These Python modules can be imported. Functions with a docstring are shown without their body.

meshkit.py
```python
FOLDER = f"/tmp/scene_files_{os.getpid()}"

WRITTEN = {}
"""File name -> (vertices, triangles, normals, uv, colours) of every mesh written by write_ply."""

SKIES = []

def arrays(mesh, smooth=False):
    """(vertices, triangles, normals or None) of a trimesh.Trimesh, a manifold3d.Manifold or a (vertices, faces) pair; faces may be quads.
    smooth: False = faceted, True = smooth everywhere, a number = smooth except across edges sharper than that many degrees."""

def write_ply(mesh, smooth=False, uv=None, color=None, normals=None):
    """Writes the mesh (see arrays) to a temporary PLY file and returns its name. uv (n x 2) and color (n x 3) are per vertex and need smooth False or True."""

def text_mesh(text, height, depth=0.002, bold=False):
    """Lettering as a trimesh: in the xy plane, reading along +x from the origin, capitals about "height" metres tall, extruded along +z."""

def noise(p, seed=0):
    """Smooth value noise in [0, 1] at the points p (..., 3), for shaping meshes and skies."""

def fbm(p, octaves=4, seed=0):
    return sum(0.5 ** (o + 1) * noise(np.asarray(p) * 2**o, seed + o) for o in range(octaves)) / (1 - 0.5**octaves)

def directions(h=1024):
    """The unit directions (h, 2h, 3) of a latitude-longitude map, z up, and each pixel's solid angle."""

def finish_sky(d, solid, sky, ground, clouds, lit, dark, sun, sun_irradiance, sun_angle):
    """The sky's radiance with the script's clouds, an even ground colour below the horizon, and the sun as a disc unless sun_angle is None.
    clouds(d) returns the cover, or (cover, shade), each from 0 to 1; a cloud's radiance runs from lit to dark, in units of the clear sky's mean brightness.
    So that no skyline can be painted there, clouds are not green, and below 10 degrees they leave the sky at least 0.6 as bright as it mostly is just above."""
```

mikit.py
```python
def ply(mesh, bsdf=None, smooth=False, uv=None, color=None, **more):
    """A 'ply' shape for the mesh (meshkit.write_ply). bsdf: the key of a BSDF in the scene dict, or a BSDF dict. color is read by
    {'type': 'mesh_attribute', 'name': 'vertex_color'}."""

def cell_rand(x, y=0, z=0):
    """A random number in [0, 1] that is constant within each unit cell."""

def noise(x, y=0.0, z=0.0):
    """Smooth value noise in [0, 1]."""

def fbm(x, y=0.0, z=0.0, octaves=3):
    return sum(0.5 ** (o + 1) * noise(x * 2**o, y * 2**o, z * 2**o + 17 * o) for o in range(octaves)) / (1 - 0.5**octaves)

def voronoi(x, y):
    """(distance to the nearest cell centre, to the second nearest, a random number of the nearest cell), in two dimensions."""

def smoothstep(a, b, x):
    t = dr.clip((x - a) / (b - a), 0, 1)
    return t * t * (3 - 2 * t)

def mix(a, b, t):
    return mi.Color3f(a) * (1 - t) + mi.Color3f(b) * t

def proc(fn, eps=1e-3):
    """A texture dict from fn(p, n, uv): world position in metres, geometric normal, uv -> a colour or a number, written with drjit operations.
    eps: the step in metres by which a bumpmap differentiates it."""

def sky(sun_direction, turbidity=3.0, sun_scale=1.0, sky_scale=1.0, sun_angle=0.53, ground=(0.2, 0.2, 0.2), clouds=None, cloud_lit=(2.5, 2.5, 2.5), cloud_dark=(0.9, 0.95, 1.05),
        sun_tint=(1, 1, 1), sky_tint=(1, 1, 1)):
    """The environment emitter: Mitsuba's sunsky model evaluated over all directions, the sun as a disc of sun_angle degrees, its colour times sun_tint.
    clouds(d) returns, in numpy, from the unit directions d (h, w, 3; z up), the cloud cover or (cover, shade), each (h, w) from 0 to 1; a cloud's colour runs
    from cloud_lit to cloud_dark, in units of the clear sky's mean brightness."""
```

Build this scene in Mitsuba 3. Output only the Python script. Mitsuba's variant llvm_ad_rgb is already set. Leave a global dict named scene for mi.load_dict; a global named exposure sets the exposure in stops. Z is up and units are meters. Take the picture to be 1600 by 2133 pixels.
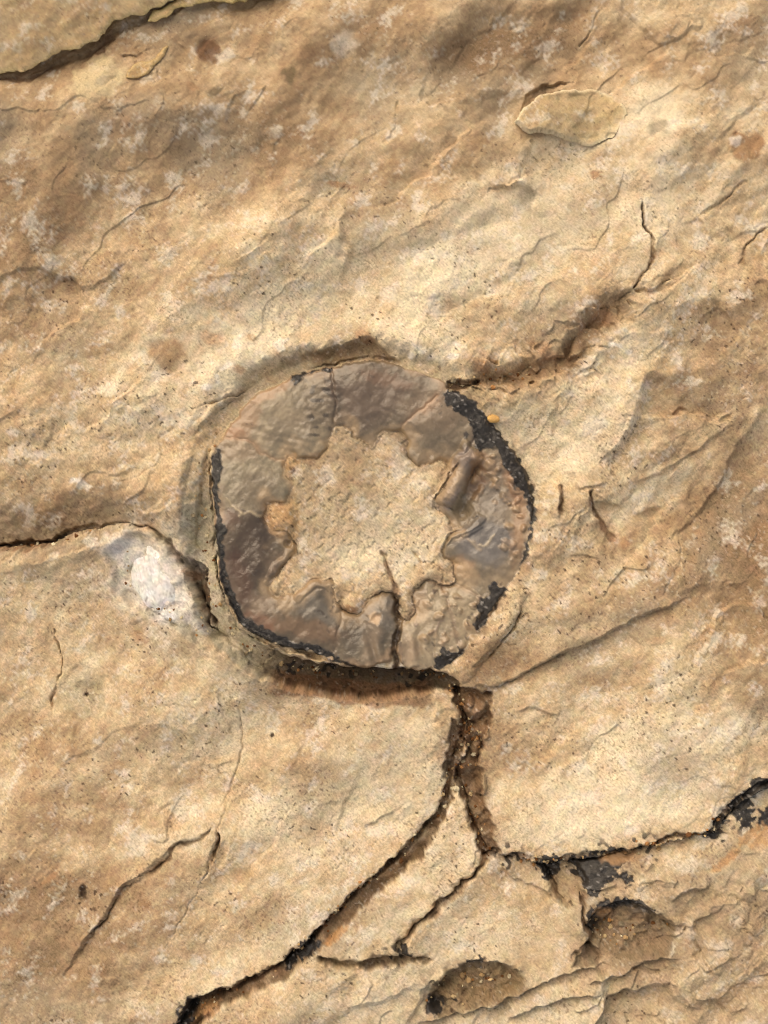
# A round fossil shell, seen from straight above, in a cracked face of tan limestone.
import math
import numpy as np, trimesh, shapely, drjit as dr, mitsuba as mi, mikit
from shapely.geometry import Polygon, LineString
from scipy.ndimage import map_coordinates, spline_filter
from scipy.spatial import cKDTree

T = mi.ScalarTransform4f
scene, labels = {}, {}
U = 1.25e-4                       # one survey unit on the rock = 0.125 mm (the rock in view is 0.20 m x 0.27 m)
DIST = 0.52

# ---------------------------------------------------------------- camera, sky, exposure
scene['camera'] = {
    'type': 'thinlens', 'fov': 2 * math.degrees(math.atan(800 * U / DIST)), 'fov_axis': 'x',
    'aperture_radius': 0.0015, 'focus_distance': DIST,
    'near_clip': 0.01, 'far_clip': 50.0,
    'to_world': T().look_at(origin=[0, 0, DIST], target=[0, 0, 0], up=[0, 1, 0]),
    'film': {'type': 'hdrfilm', 'width': 768, 'height': 1024},
}
scene['sky'] = mikit.sky([-0.42, 0.60, 0.68], turbidity=4, sun_scale=0.62, sun_angle=66, clouds=lambda d: 0.9 + 0 * d[..., 0],
                         cloud_lit=(0.85, 0.85, 0.85), cloud_dark=(0.75, 0.75, 0.75), sun_tint=(0.95, 0.96, 0.98))
exposure = 2.66

# ---------------------------------------------------------------- noise and curve helpers (survey units, y runs down the rock)
RNG = np.random.default_rng(11)
LAT = [spline_filter(RNG.uniform(-1, 1, (256, 256)), order=3, mode='grid-wrap') for _ in range(6)]


def nz(x, y, s, seed=0):
    """Smooth noise, about -1..1, feature size s."""
    o = seed * 37.31 + 11.7
    return map_coordinates(LAT[seed % 6], [np.asarray(y) / s + o, np.asarray(x) / s + o * 1.7], order=3, mode='grid-wrap', prefilter=False)


def fb(x, y, s, octaves=3, seed=0, gain=0.5):
    return sum(gain ** k * nz(x, y, s / 2 ** k, seed + k * 5) for k in range(octaves)) / sum(gain ** k for k in range(octaves))


def sstep(a, b, v):
    t = np.clip((v - a) / (b - a), 0, 1)
    return t * t * (3 - 2 * t)


def rot(x, y, deg):
    c, s = math.cos(math.radians(deg)), math.sin(math.radians(deg))
    return x * c + y * s, -x * s + y * c


def lin(*rgb):
    c = np.asarray(rgb, float) / 255
    return np.where(c < 0.04045, c / 12.92, ((c + 0.055) / 1.055) ** 2.4)


def smooth_curve(pts, closed=False, step=2.0):
    p = np.asarray(pts, float)
    q = np.vstack([p[-1], p, p[:2]]) if closed else np.vstack([2 * p[0] - p[1], p, 2 * p[-1] - p[-2]])
    out = []
    for a, b, c, d in zip(q[:-3], q[1:-2], q[2:-1], q[3:]):
        n = max(2, int(np.linalg.norm(c - b) / step))
        t = (np.arange(n) / n)[:, None]
        out.append(0.5 * (2 * b + (c - a) * t + (2 * a - 5 * b + 4 * c - d) * t ** 2 + (3 * b - a - 3 * c + d) * t ** 3))
    if not closed:
        out.append(p[-1:])
    return np.vstack(out)


class Near:
    """Distance, side and run of points near a curve."""

    def __init__(self, pts, reach, X, Y, closed=False):
        c = smooth_curve(pts, closed)
        lo, hi = c.min(0) - reach, c.max(0) + reach
        self.i = np.nonzero((X > lo[0]) & (X < hi[0]) & (Y > lo[1]) & (Y < hi[1]))[0]
        p = np.stack([X[self.i], Y[self.i]], 1)
        d, k = cKDTree(c).query(p, distance_upper_bound=reach)
        ok = np.isfinite(d)
        self.i, p, d, k = self.i[ok], p[ok], d[ok], k[ok]
        tan = np.gradient(c, axis=0)
        tan /= np.linalg.norm(tan, axis=1, keepdims=True) + 1e-9
        v = p - c[k]
        self.s = v[:, 0] * tan[k, 1] - v[:, 1] * tan[k, 0]      # > 0 on the left hand when y runs down and one walks the curve
        self.s = np.where(np.abs(self.s) < 1e-6, d, np.sign(self.s) * d)
        self.d, self.t = d, k / max(1, len(c) - 1)


def signed_in(pts, X, Y, reach, smooth=True):
    """Distance to a closed outline: > 0 inside; clipped at +-reach."""
    c = smooth_curve(pts, True) if smooth else np.asarray(pts, float)
    poly = Polygon(c).buffer(0)
    out = np.full(len(X), -float(reach))
    lo, hi = c.min(0) - reach, c.max(0) + reach
    i = np.nonzero((X > lo[0]) & (X < hi[0]) & (Y > lo[1]) & (Y < hi[1]))[0]
    shapely.prepare(poly)
    inside = shapely.contains_xy(poly, X[i], Y[i])
    if not smooth:
        c = np.vstack([smooth_curve([a, b], step=3.0) for a, b in zip(c, np.roll(c, -1, 0))])
    d, _ = cKDTree(c).query(np.stack([X[i], Y[i]], 1), distance_upper_bound=reach)
    d = np.minimum(d, reach)
    out[i] = np.where(inside, d, -d)
    return out


# ---------------------------------------------------------------- stone colour: every stone of the face is the same limestone
DARK, TAN, SAND, CREAM = lin(150, 118, 80), lin(194, 160, 114), lin(224, 195, 147), lin(246, 230, 192)
GREY, RUST, WHITE, OLIVE, PORE = lin(168, 152, 124), lin(196, 142, 88), lin(246, 238, 222), lin(142, 120, 80), lin(104, 74, 46)
K = 0.62                          # albedo of the palest stone stays near 0.5


def mixc(C, col, w):
    w = np.broadcast_to(np.asarray(w, float), (len(C),))[:, None]
    return C * (1 - w) + np.asarray(col) * w


def stone_colour(x, y, tone=0.0, seed=0):
    u, v = rot(x, y, -36)
    t = 0.52 + 0.22 * fb(u / 2.0, v, 150, 2, 1 + seed) + 0.32 * fb(u / 1.6, v, 60, 3, 2 + seed) + 0.30 * fb(u / 1.3, v, 24, 3, 3 + seed) + 0.08 * nz(x, y, 7, 4 + seed) + 0.10 * nz(u / 2.2, v, 4.5, 2 + seed) + tone
    t = (0.5 + 0.5 * np.tanh(1.75 * (t - 0.5)))[:, None] * 3
    C = DARK + (TAN - DARK) * np.clip(t, 0, 1) + (SAND - TAN) * np.clip(t - 1, 0, 1) + (CREAM - SAND) * np.clip(t - 2, 0, 1)
    C = mixc(C, GREY, 0.55 * sstep(-0.05, 0.7, fb(u / 1.5, v, 110, 3, 7 + seed)))
    C = mixc(C, RUST, 0.24 * sstep(0.10, 0.75, fb(u / 1.4, v, 60, 3, 9 + seed)))
    C = mixc(C, RUST * 0.8, 0.2 * sstep(0.45, 0.9, fb(x, y, 30, 2, 15 + seed)))
    C = mixc(C, WHITE, 0.5 * sstep(0.2, 0.8, fb(u / 1.3, v, 30, 3, 12 + seed) + .25 * nz(x, y, 4.5, 3 + seed)))
    return C


def grain(C, x, y, amount=1.0, seed=0):
    r = np.random.default_rng(5 + seed)
    C = mixc(C, PORE, amount * 0.55 * sstep(0.5, 0.9, nz(x, y, 3.6, 20 + seed)) * sstep(-0.1, 0.7, nz(x, y, 60, 21 + seed)))
    C = mixc(C, PORE * 0.4, amount * 0.8 * sstep(0.88, 1.0, nz(x, y, 5.5, 25 + seed)) * sstep(0, 0.5, nz(x, y, 110, 24 + seed)))
    C = mixc(C, WHITE, amount * 0.3 * sstep(0.6, 1.0, nz(x, y, 4.6, 22 + seed)) * sstep(-.2, .5, nz(x, y, 80, 23 + seed)))
    C = C * (1 + (amount + 0 * x)[:, None] * np.stack([.05 * nz(x, y, 12, 1), .02 * nz(x, y, 9, 2), .07 * nz(x, y, 14, 3)], 1))
    f = 1 + amount * (0.17 * nz(x, y, 2.7, 23 + seed) + 0.04 * nz(x, y, 9, 20 + seed) * nz(x, y, 31, 22) + 0.10 * r.standard_normal(len(x)))
    return C * f[:, None]


# ---------------------------------------------------------------- the survey grid of the rock face
def axis(lo, hi, fine):
    n = np.arange(lo - 40, hi + 40, fine)
    g, w, far = [], fine, 0.0
    while far < 620:
        w *= 1.16
        far += w
        g.append(far)
    g = np.array(g)
    return np.concatenate([(n[0] - g)[::-1], n, n[-1] + g])


ax, ay = axis(0, 1600, 2.08), axis(0, 2133, 2.08)
NX, NY = len(ax), len(ay)
gx, gy = np.meshgrid(ax, ay)
X0, Y0 = gx.ravel(), gy.ravel()
# ragged edges: every curve is met through this small wander
X = X0 + 3.2 * nz(X0, Y0, 17, 1) + 1.6 * nz(X0, Y0, 7, 2)
Y = Y0 + 3.2 * nz(X0, Y0, 17, 3) + 1.6 * nz(X0, Y0, 7, 4)
N = len(X)

# --- outlines
OUT = [(775, 751), (730, 756), (700, 762), (660, 771), (615, 782), (570, 802), (530, 825), (505, 852), (482, 880), (467, 905), (456, 930), (446, 950), (442, 985),
       (446, 1030), (450, 1080), (451, 1112), (456, 1162), (462, 1205), (475, 1242), (490, 1272), (503, 1297), (522, 1312), (550, 1327), (587, 1342), (620, 1352),
       (650, 1354), (682, 1364), (712, 1377), (745, 1389), (772, 1393), (790, 1384), (812, 1377), (819, 1360), (831, 1361), (836, 1385), (850, 1396), (870, 1391), (890, 1397),
       (911, 1392), (940, 1382), (963, 1362), (976, 1342), (1000, 1313), (1025, 1279), (1047, 1241), (1060, 1217), (1076, 1193), (1088, 1166), (1100, 1132),
       (1107, 1090), (1111, 1055), (1107, 1025), (1101, 997), (1091, 973), (1072, 945), (1053, 922), (1032, 897), (1012, 875), (995, 852), (975, 832), (950, 816),
       (937, 809), (920, 796), (900, 787), (875, 777), (845, 765), (812, 755)]
INN = [(590, 967), (602, 952), (625, 957), (650, 955), (670, 945), (684, 930), (686, 908), (696, 894), (715, 887), (730, 896), (736, 917), (752, 926), (770, 924), (787, 907),
       (805, 896), (822, 894), (838, 901), (850, 918), (849, 942), (855, 963), (870, 976), (887, 968), (907, 958), (926, 957), (941, 963), (945, 981), (935, 1001),
       (919, 1021), (910, 1039), (914, 1061), (931, 1078), (940, 1094), (950, 1108), (932, 1125), (921, 1138), (923, 1157), (941, 1172), (953, 1190), (957, 1212), (944, 1221), (925, 1223),
       (902, 1216), (883, 1210), (866, 1221), (860, 1245), (859, 1275), (851, 1293), (838, 1287), (831, 1262), (827, 1238), (805, 1236), (785, 1233), (768, 1240),
       (762, 1257), (748, 1274), (726, 1278), (711, 1271), (705, 1250), (702, 1230), (694, 1212), (675, 1206), (651, 1211), (632, 1225), (612, 1242), (590, 1241), (573, 1235), (565, 1220),
       (573, 1202), (588, 1182), (606, 1161), (615, 1143), (612, 1127), (597, 1117), (572, 1101), (558, 1083), (551, 1051), (575, 1044), (600, 1040), (606, 1025), (603, 997)]
sdo = signed_in(OUT, X, Y, 160)
sdi = signed_in(INN, X + 6 * nz(X0, Y0, 40, 2) + 5 * nz(X0, Y0, 20, 1), Y + 6 * nz(X0, Y0, 40, 5) + 5 * nz(X0, Y0, 20, 3), 60)
ring = (sdo > 0) & (sdi < 0)
CX, CY = 775.0, 1075.0
ang = np.degrees(np.arctan2(Y0 - CY, X0 - CX)) + 2.0 * nz(X0, Y0, 60, 2)
rad = np.hypot(X0 - CX, Y0 - CY)

# --- heights of the undisturbed bed
u, v = rot(X0, Y0, -36)
calm = sstep(-30, 25, sdo)                                   # the shell is smoother than the stone
quiet = sstep(1150, 1450, Y0 + 0.35 * (800 - X0)) * sstep(1750, 1300, X0)   # the lower left stone is smoother
H = 50 * fb(u / 1.8, v, 420, 2, 1) + 54 * fb(u / 1.9, v, 160, 2, 2) * (1 - 0.5 * quiet) * (1 - 0.7 * calm)
rough = 1 - 0.45 * quiet
H += (1 - 0.8 * calm) * rough * (9 * fb(u / 1.8, v, 58, 2, 3) + 3.2 * fb(u / 1.5, v, 22, 2, 4))
# flaking: thin sheets broken off along the bedding, each with a sharp edge
for sc, h, sd, thr in ((230, 5.0, 6, 0.15), (150, 3.6, 8, 0.25), (90, 2.0, 10, 0.3)):
    q = fb(u / 1.9 + 9 * nz(X0, Y0, 34, 3), v + 7 * nz(X0, Y0, 26, 1), sc, 3, sd)
    lip = sstep(thr - 0.012 * 60 / sc, thr + 0.012 * 60 / sc, q) * np.exp(-np.maximum(q - thr, 0) * 3.0)
    H += (1 - calm) * (1 - 0.55 * quiet) * 0.8 * h * lip * sstep(-0.1, 0.6, nz(X0, Y0, 130, int(sd)))
H += (1 - 0.55 * calm) * (0.75 * nz(X0, Y0, 11, 2) + 0.5 * nz(X0, Y0, 6, 5)) + 0.25 * nz(X0, Y0, 4.2, 3)
def facets(x, y, scale, amp, seed, soft=0.07):
    """Chipped stone: cells of random tilt, each meeting the next in an edge."""
    rg = np.random.default_rng(seed)
    w, h = np.ptp(x), np.ptp(y)
    k = int(w * h / scale ** 2)
    p = rg.uniform(0, 1, (k, 2)) * [w, h] + [x.min(), y.min()]
    tl = rg.normal(0, 1, (k, 2)) * amp / scale * 1.3
    of = rg.normal(0, .45 * amp, k)
    q = np.stack([x, y], 1)
    d, j = cKDTree(p).query(q, k=2, workers=-1)
    z = [((q - p[j[:, m]]) * tl[j[:, m]]).sum(1) + of[j[:, m]] for m in (0, 1)]
    w1 = 0.5 + 0.5 * sstep(0, soft * scale, d[:, 1] - d[:, 0])
    return z[0] * w1 + z[1] * (1 - w1)


wob = (12 * nz(X0, Y0, 44, 1) + 5 * nz(X0, Y0, 15, 2), 12 * nz(X0, Y0, 44, 4) + 5 * nz(X0, Y0, 15, 5))
H += (1 - calm) * (1 - .6 * quiet) * facets(u / 1.7 + wob[0], v + wob[1], 90, 5.0, 5) * sstep(-.3, .5, nz(X0, Y0, 230, 3))
H += (1 - calm) * (1 - .7 * quiet) * facets(u / 1.5 + .6 * wob[0], v + .6 * wob[1], 40, 1.8, 6) * sstep(-.1, .6, nz(X0, Y0, 150, 2))
H -= (1 - calm) * 1.6 * sstep(0.7, 0.95, nz(X0, Y0, 6, 20)) * sstep(-.1, .5, nz(X0, Y0, 90, 2))       # pores
H += 20 * np.exp(-((sdo + 62) / 34) ** 2) * sstep(900, 780, Y0 + 0.35 * np.abs(X0 - 700)) + 14 * np.exp(-((sdo + 75) / 34) ** 2) * sstep(520, 420, X0) * sstep(1180, 1060, Y0)
BASE = H.copy()

# --- pale and stained patches, plus painted shade on the fold, groove, top and edges: x, y, rx, ry, turn, tone
TONE = [(950, 560, 190, 75, -25, .30), (760, 500, 110, 60, -25, .18), (1110, 450, 190, 70, -15, .16), (480, 740, 110, 70, -30, .30), (880, 715, 130, 45, 10, .22),
        (660, 650, 160, 60, -20, .18), (300, 880, 170, 80, -15, .10), (1360, 250, 95, 70, 0, .22), (1400, 470, 90, 110, 0, .14), (1270, 860, 110, 70, -30, .20), (1100, 880, 90, 60, 0, .16),
        (1420, 1000, 150, 42, -28, .25), (1310, 700, 60, 60, 0, .25), (1380, 1560, 230, 120, -25, .26), (1250, 1700, 240, 40, -10, .28), (1130, 1470, 120, 50, 0, .06),
        (850, 1610, 90, 110, 0, .20), (700, 1690, 160, 60, -30, .14), (350, 1490, 110, 45, 0, .16), (640, 1900, 220, 40, -42, .16), (450, 2030, 160, 40, -25, .14),
        (930, 1800, 80, 90, 30, .20), (790, 1930, 120, 45, -30, .28), (1050, 1960, 160, 60, 0, .16), (700, 2070, 220, 60, 0, .20), (1250, 2070, 220, 60, -20, .12),
        (1060, 90, 170, 45, -12, -.34), (1130, 175, 60, 40, -30, -.30), (960, 130, 60, 50, -50, -.28), (560, 290, 150, 55, -10, -.22), (400, 250, 140, 60, -20, -.12),
        (130, 400, 150, 60, 0, -.14), (80, 1075, 170, 60, -10, -.26), (250, 1040, 110, 50, 0, -.06), (1540, 1110, 120, 150, -20, -.30), (1430, 1200, 160, 50, -30, -.26), (1450, 720, 150, 90, -20, -.14),
        (1500, 620, 120, 80, 0, -.10), (190, 1570, 200, 90, 0, -.16), (60, 1750, 150, 200, 0, -.14), (200, 1980, 220, 120, -30, -.12), (580, 1520, 80, 50, 0, -.12),
        (1100, 1400, 140, 50, -25, -.12), (1100, 1570, 60, 50, 0, -.20), (1450, 1960, 190, 100, 0, -.22), (1290, 1980, 100, 60, 0, -.28), (1480, 120, 160, 80, 0, -.08),
        (1200, 700, 170, 55, -35, -.26), (1100, 770, 90, 30, -10, -.24), (300, 60, 300, 60, -20, -.10), (960, 1330, 50, 90, 35, -.10), (530, 1800, 90, 110, 20, .05),
        (230, 330, 120, 60, -30, -.10), (700, 120, 180, 60, -20, -.12), (860, 300, 160, 60, -40, -.05), (500, 80, 600, 160, -10, -.09), (1100, 60, 500, 110, 0, -.10), (40, 450, 160, 420, 0, -.14), (1600, 1250, 130, 420, 0, -.14), (60, 2030, 330, 180, 0, -.14), (300, 330, 260, 150, -20, -.10), (600, 640, 260, 70, -20, .14), (1000, 480, 340, 110, -20, .10), (560, 1640, 160, 200, 0, .08), (1250, 900, 200, 90, -20, .10), (820, 1060, 130, 100, 0, .16), (770, 1160, 110, 50, 0, .24), (740, 970, 120, 35, 0, -.04)]
tone = np.full(N, 0.12)
wx, wy = X0 + 30 * fb(X0, Y0, 60, 2, 8), Y0 + 30 * fb(X0, Y0, 60, 2, 9)
for x, y, rx, ry, deg, s in TONE:
    i = np.nonzero((np.abs(X0 - x) < 2.4 * (rx + ry)) & (np.abs(Y0 - y) < 2.4 * (rx + ry)))[0]
    a, b = rot(wx[i] - x, wy[i] - y, deg)
    tone[i] += 2.2 * s * np.exp(-(a / rx) ** 2 - (b / ry) ** 2)
C = stone_colour(X0, Y0, tone)
pale = sstep(1960, 2080, Y0 + 0.35 * (X0 - 800) + 30 * nz(X0, Y0, 90, 4)) * sstep(500, 700, X0)
C = mixc(C, GREY * 1.15, 0.35 * pale)


def stain(x, y, rx, ry, deg, col, w, sharp=0.35, seed=0):
    i = np.nonzero((np.abs(X0 - x) < 1.6 * max(rx, ry)) & (np.abs(Y0 - y) < 1.6 * max(rx, ry)))[0]
    a, b = rot(X0[i] - x, Y0[i] - y, deg)
    r = np.sqrt((a / rx) ** 2 + (b / ry) ** 2) + 0.30 * nz(X0[i], Y0[i], 0.55 * min(rx, ry), seed) + 0.15 * nz(X0[i], Y0[i], 9, seed + 1)
    C[i] = mixc(C[i], col, w * sstep(1 + sharp, 1 - sharp, r))


def bump(x, y, rx, ry, deg, h, power=1.0):
    i = np.nonzero((np.abs(X0 - x) < 1.1 * max(rx, ry)) & (np.abs(Y0 - y) < 1.1 * max(rx, ry)))[0]
    a, b = rot(X[i] - x, Y[i] - y, deg)
    H[i] += h * np.maximum(0, 1 - (a / rx) ** 2 - (b / ry) ** 2) ** power


def crack(pts, width, depth, taper=(0.1, 0.1), lip=0.0, soft=0.45, seed=0, fill_col=None):
    n = Near(pts, width * 3 + 6, X, Y)
    if taper[0] <= 0: a = 1.0
    else: a = sstep(0, taper[0], n.t)
    b = 1.0 if taper[1] <= 0 else sstep(0, taper[1], 1 - n.t)
    w = width * (0.72 + 0.45 * nz(X0[n.i], Y0[n.i], 45, seed + 3)) * (0.25 + 0.75 * a * b)
    w = w * (1 + 0.35 * nz(X0[n.i], Y0[n.i], 13, seed + 1) + 0.2 * nz(X0[n.i], Y0[n.i], 6, seed))
    cut = 1 - sstep((.35 + soft * .6) * w, 1.0 * w + 1.2, n.d)
    # on the side that has crumbled the wall is a slope with rubble
    crumb = 0.45 * (1 - sstep(0.8 * w, 2.6 * w, n.d)) * (n.s * (1 if seed % 2 else -1) > 0) * sstep(-0.4, 0.5, nz(X0[n.i], Y0[n.i], 50, seed + 2))
    cut = np.maximum(cut, crumb * (1 + 0.3 * nz(X0[n.i], Y0[n.i], 8, 1)))
    fill = 0.75 + 0.3 * nz(X0[n.i], Y0[n.i], 26, seed + 4) + .15 * nz(X0[n.i], Y0[n.i], 7, 2)
    H[n.i] -= depth * a * b * cut * fill
    if lip:
        H[n.i] += lip * a * b * np.exp(-n.d / (2.2 * width)) * (n.s > 0)
    if fill_col is not None:                         # brown fill colour, patchy along the run
        C[n.i] = mixc(C[n.i], fill_col, 0.65 * a * b * (1 - sstep(0.5 * w, 1.3 * w + 3, n.d + 3 * nz(X0[n.i], Y0[n.i], 8, 4))) * sstep(-0.6, 0.4, nz(X0[n.i], Y0[n.i], 60, seed)))


GAIN = 1.8


def ledge(pts, h, fall, sharp=3.0, taper=0.18, low=0.0, seed=0, gain=0):
    gain = gain or GAIN
    """The stone on the left hand of the walk stands h higher at the curve, falling off with distance."""
    n = Near(pts, fall * 3, X, Y)
    e = sstep(0, taper, n.t) * sstep(0, taper, 1 - n.t) if taper > 0 else 1.0
    k = sstep(-sharp, sharp, n.s)
    fade = 1 - sstep(0.6 * fall, 3 * fall, n.d)
    H[n.i] += gain * h * (1 + .3 * nz(X0[n.i], Y0[n.i], 40, seed)) * e * fade * (k - 0.5 if low == 0 else k - low) * np.exp(-n.d / fall * 0.5)


def ridge(pts, w, h, taper=0.15):
    n = Near(pts, w * 1.3, X, Y)
    e = np.sqrt(np.clip(np.minimum(n.t, 1 - n.t) / taper, 0, 1)) if taper > 0 else 1.0
    H[n.i] += h * e * np.sqrt(np.maximum(0, 1 - (n.d / w) ** 2))


BROWN = lin(128, 84, 46)
# ================================================================ relief of the stone round the shell
# left fold and crack: the upper stone rolls down into it
FOLD = [(-500, 1190), (-200, 1165), (0, 1141), (60, 1138), (110, 1126), (160, 1107), (210, 1099), (260, 1092), (320, 1108), (365, 1160), (400, 1225), (430, 1285), (462, 1330)]
n = Near(FOLD, 190, X, Y)
up = (n.s > 0)
dep = np.interp(n.t, [0, .45, .62, .78, 1], [84, 80, 62, 40, 10])
H[n.i] -= dep * np.exp(-(np.maximum(n.s, 0) / np.interp(n.t, [0, .6, 1], [72, 60, 26])) ** 1.7) * up * (1 - sstep(-25, 0, sdo[n.i]))
H[n.i] -= np.minimum(dep, 40) * np.exp(-np.maximum(-n.s, 0) / 9) * (~up)
H[n.i] += 9 * np.exp(-((n.s + 34) / 26) ** 2) * sstep(0, .2, 1 - n.t)
crack(FOLD[:9], 11, 40, (0, .3), fill_col=BROWN)
crack(FOLD[7:12], 6, 26, (.1, .1), fill_col=BROWN, seed=2)
ledge([(0, 1163), (30, 1160), (60, 1172), (120, 1160), (190, 1140), (240, 1122)], -9, 14)
# gully round the left and bottom of the shell
GUL = [(440, 900), (424, 950), (414, 1000), (418, 1060), (424, 1120), (430, 1180), (440, 1240), (458, 1290), (490, 1328), (540, 1366), (610, 1394), (690, 1412), (780, 1419), (860, 1416), (915, 1416), (950, 1432)]
n = Near(GUL, 130, X, Y)
g_deep = np.interp(n.t, [0, .12, .3, .5, .6, .75, .95, 1], [0, 22, 48, 56, 84, 125, 110, 40])
g_w = np.interp(n.t, [0, .2, .5, .62, .8, 1], [10, 26, 26, 26, 27, 14])
side = n.s < 0                                      # outer side of the gully
g = np.where(side, 1 - sstep(g_w * np.interp(n.t, [0, .5, .58, 1], [.7, .7, 1.2, 1.1]), g_w * np.interp(n.t, [0, .45, .55, 1], [2.1, 2.0, 1.7, 1.5]), n.d), 1 - sstep(g_w * 0.6, g_w * 1.15, n.d))
H[n.i] -= g_deep * g * (1 - sstep(-2, 6, sdo[n.i]))
C[n.i] = mixc(C[n.i], lin(192, 182, 150), 0.85 * sstep(.12, .4, g) * sstep(.08, .2, n.t) * sstep(.62, .52, n.t))
C[n.i] = mixc(C[n.i], lin(88, 70, 46), 0.8 * sstep(.3, .6, g + .15 * nz(X0[n.i], Y0[n.i], 12, 3)) * sstep(.52, .62, n.t))  # gully floor painted dark brown to deepen its shade
crack([(440, 940), (438, 985), (441, 1035), (445, 1090), (449, 1160), (455, 1207), (468, 1248), (486, 1285), (508, 1310), (550, 1336), (600, 1354), (650, 1366), (705, 1386)], 7, 30, (.1, .1))
ledge([(434, 925), (422, 985), (410, 1060), (406, 1120), (412, 1165)], -6, 12, 2.5, taper=.15)
ridge([(425, 925), (410, 985), (398, 1050), (394, 1110), (398, 1150)], 13, 8, .3)
ledge([(433, 1332), (474, 1342), (501, 1361), (518, 1388), (545, 1404)], -10, 16, 2.5, taper=.1)
# the gully's outer broken walls, left and below
crack([(395, 1165), (402, 1200), (415, 1240), (432, 1280), (450, 1312)], 7, 30, fill_col=BROWN)
crack([(378, 1150), (400, 1200), (425, 1262), (452, 1318), (476, 1336)], 4, 16)
EARLY = [(366, 1150), (395, 1165), (416, 1180), (426, 1192), (430, 1215), (434, 1240), (431, 1272), (441, 1300), (452, 1318), (438, 1308), (420, 1274), (405, 1237), (390, 1202), (374, 1176)]
ridge([(369, 1172), (388, 1206), (402, 1240), (418, 1276), (450, 1316)], 7, 9)
n = Near([(548, 1402), (600, 1412), (660, 1420), (740, 1432), (830, 1436), (890, 1426), (925, 1432)], 60, X, Y)
C[n.i] = mixc(C[n.i], lin(150, 104, 62), 0.75 * sstep(46, 34, -n.s + 10 * nz(X0[n.i], Y0[n.i], 26, 3)) * sstep(-6, 2, -n.s) * sstep(0, .1, n.t) * sstep(0, .12, 1 - n.t))
ledge([(470, 1330), (500, 1350), (522, 1376), (548, 1402), (560, 1420), (650, 1450), (760, 1462), (860, 1450), (915, 1430)][::-1], 9, 20, 3, taper=.08)
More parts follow.
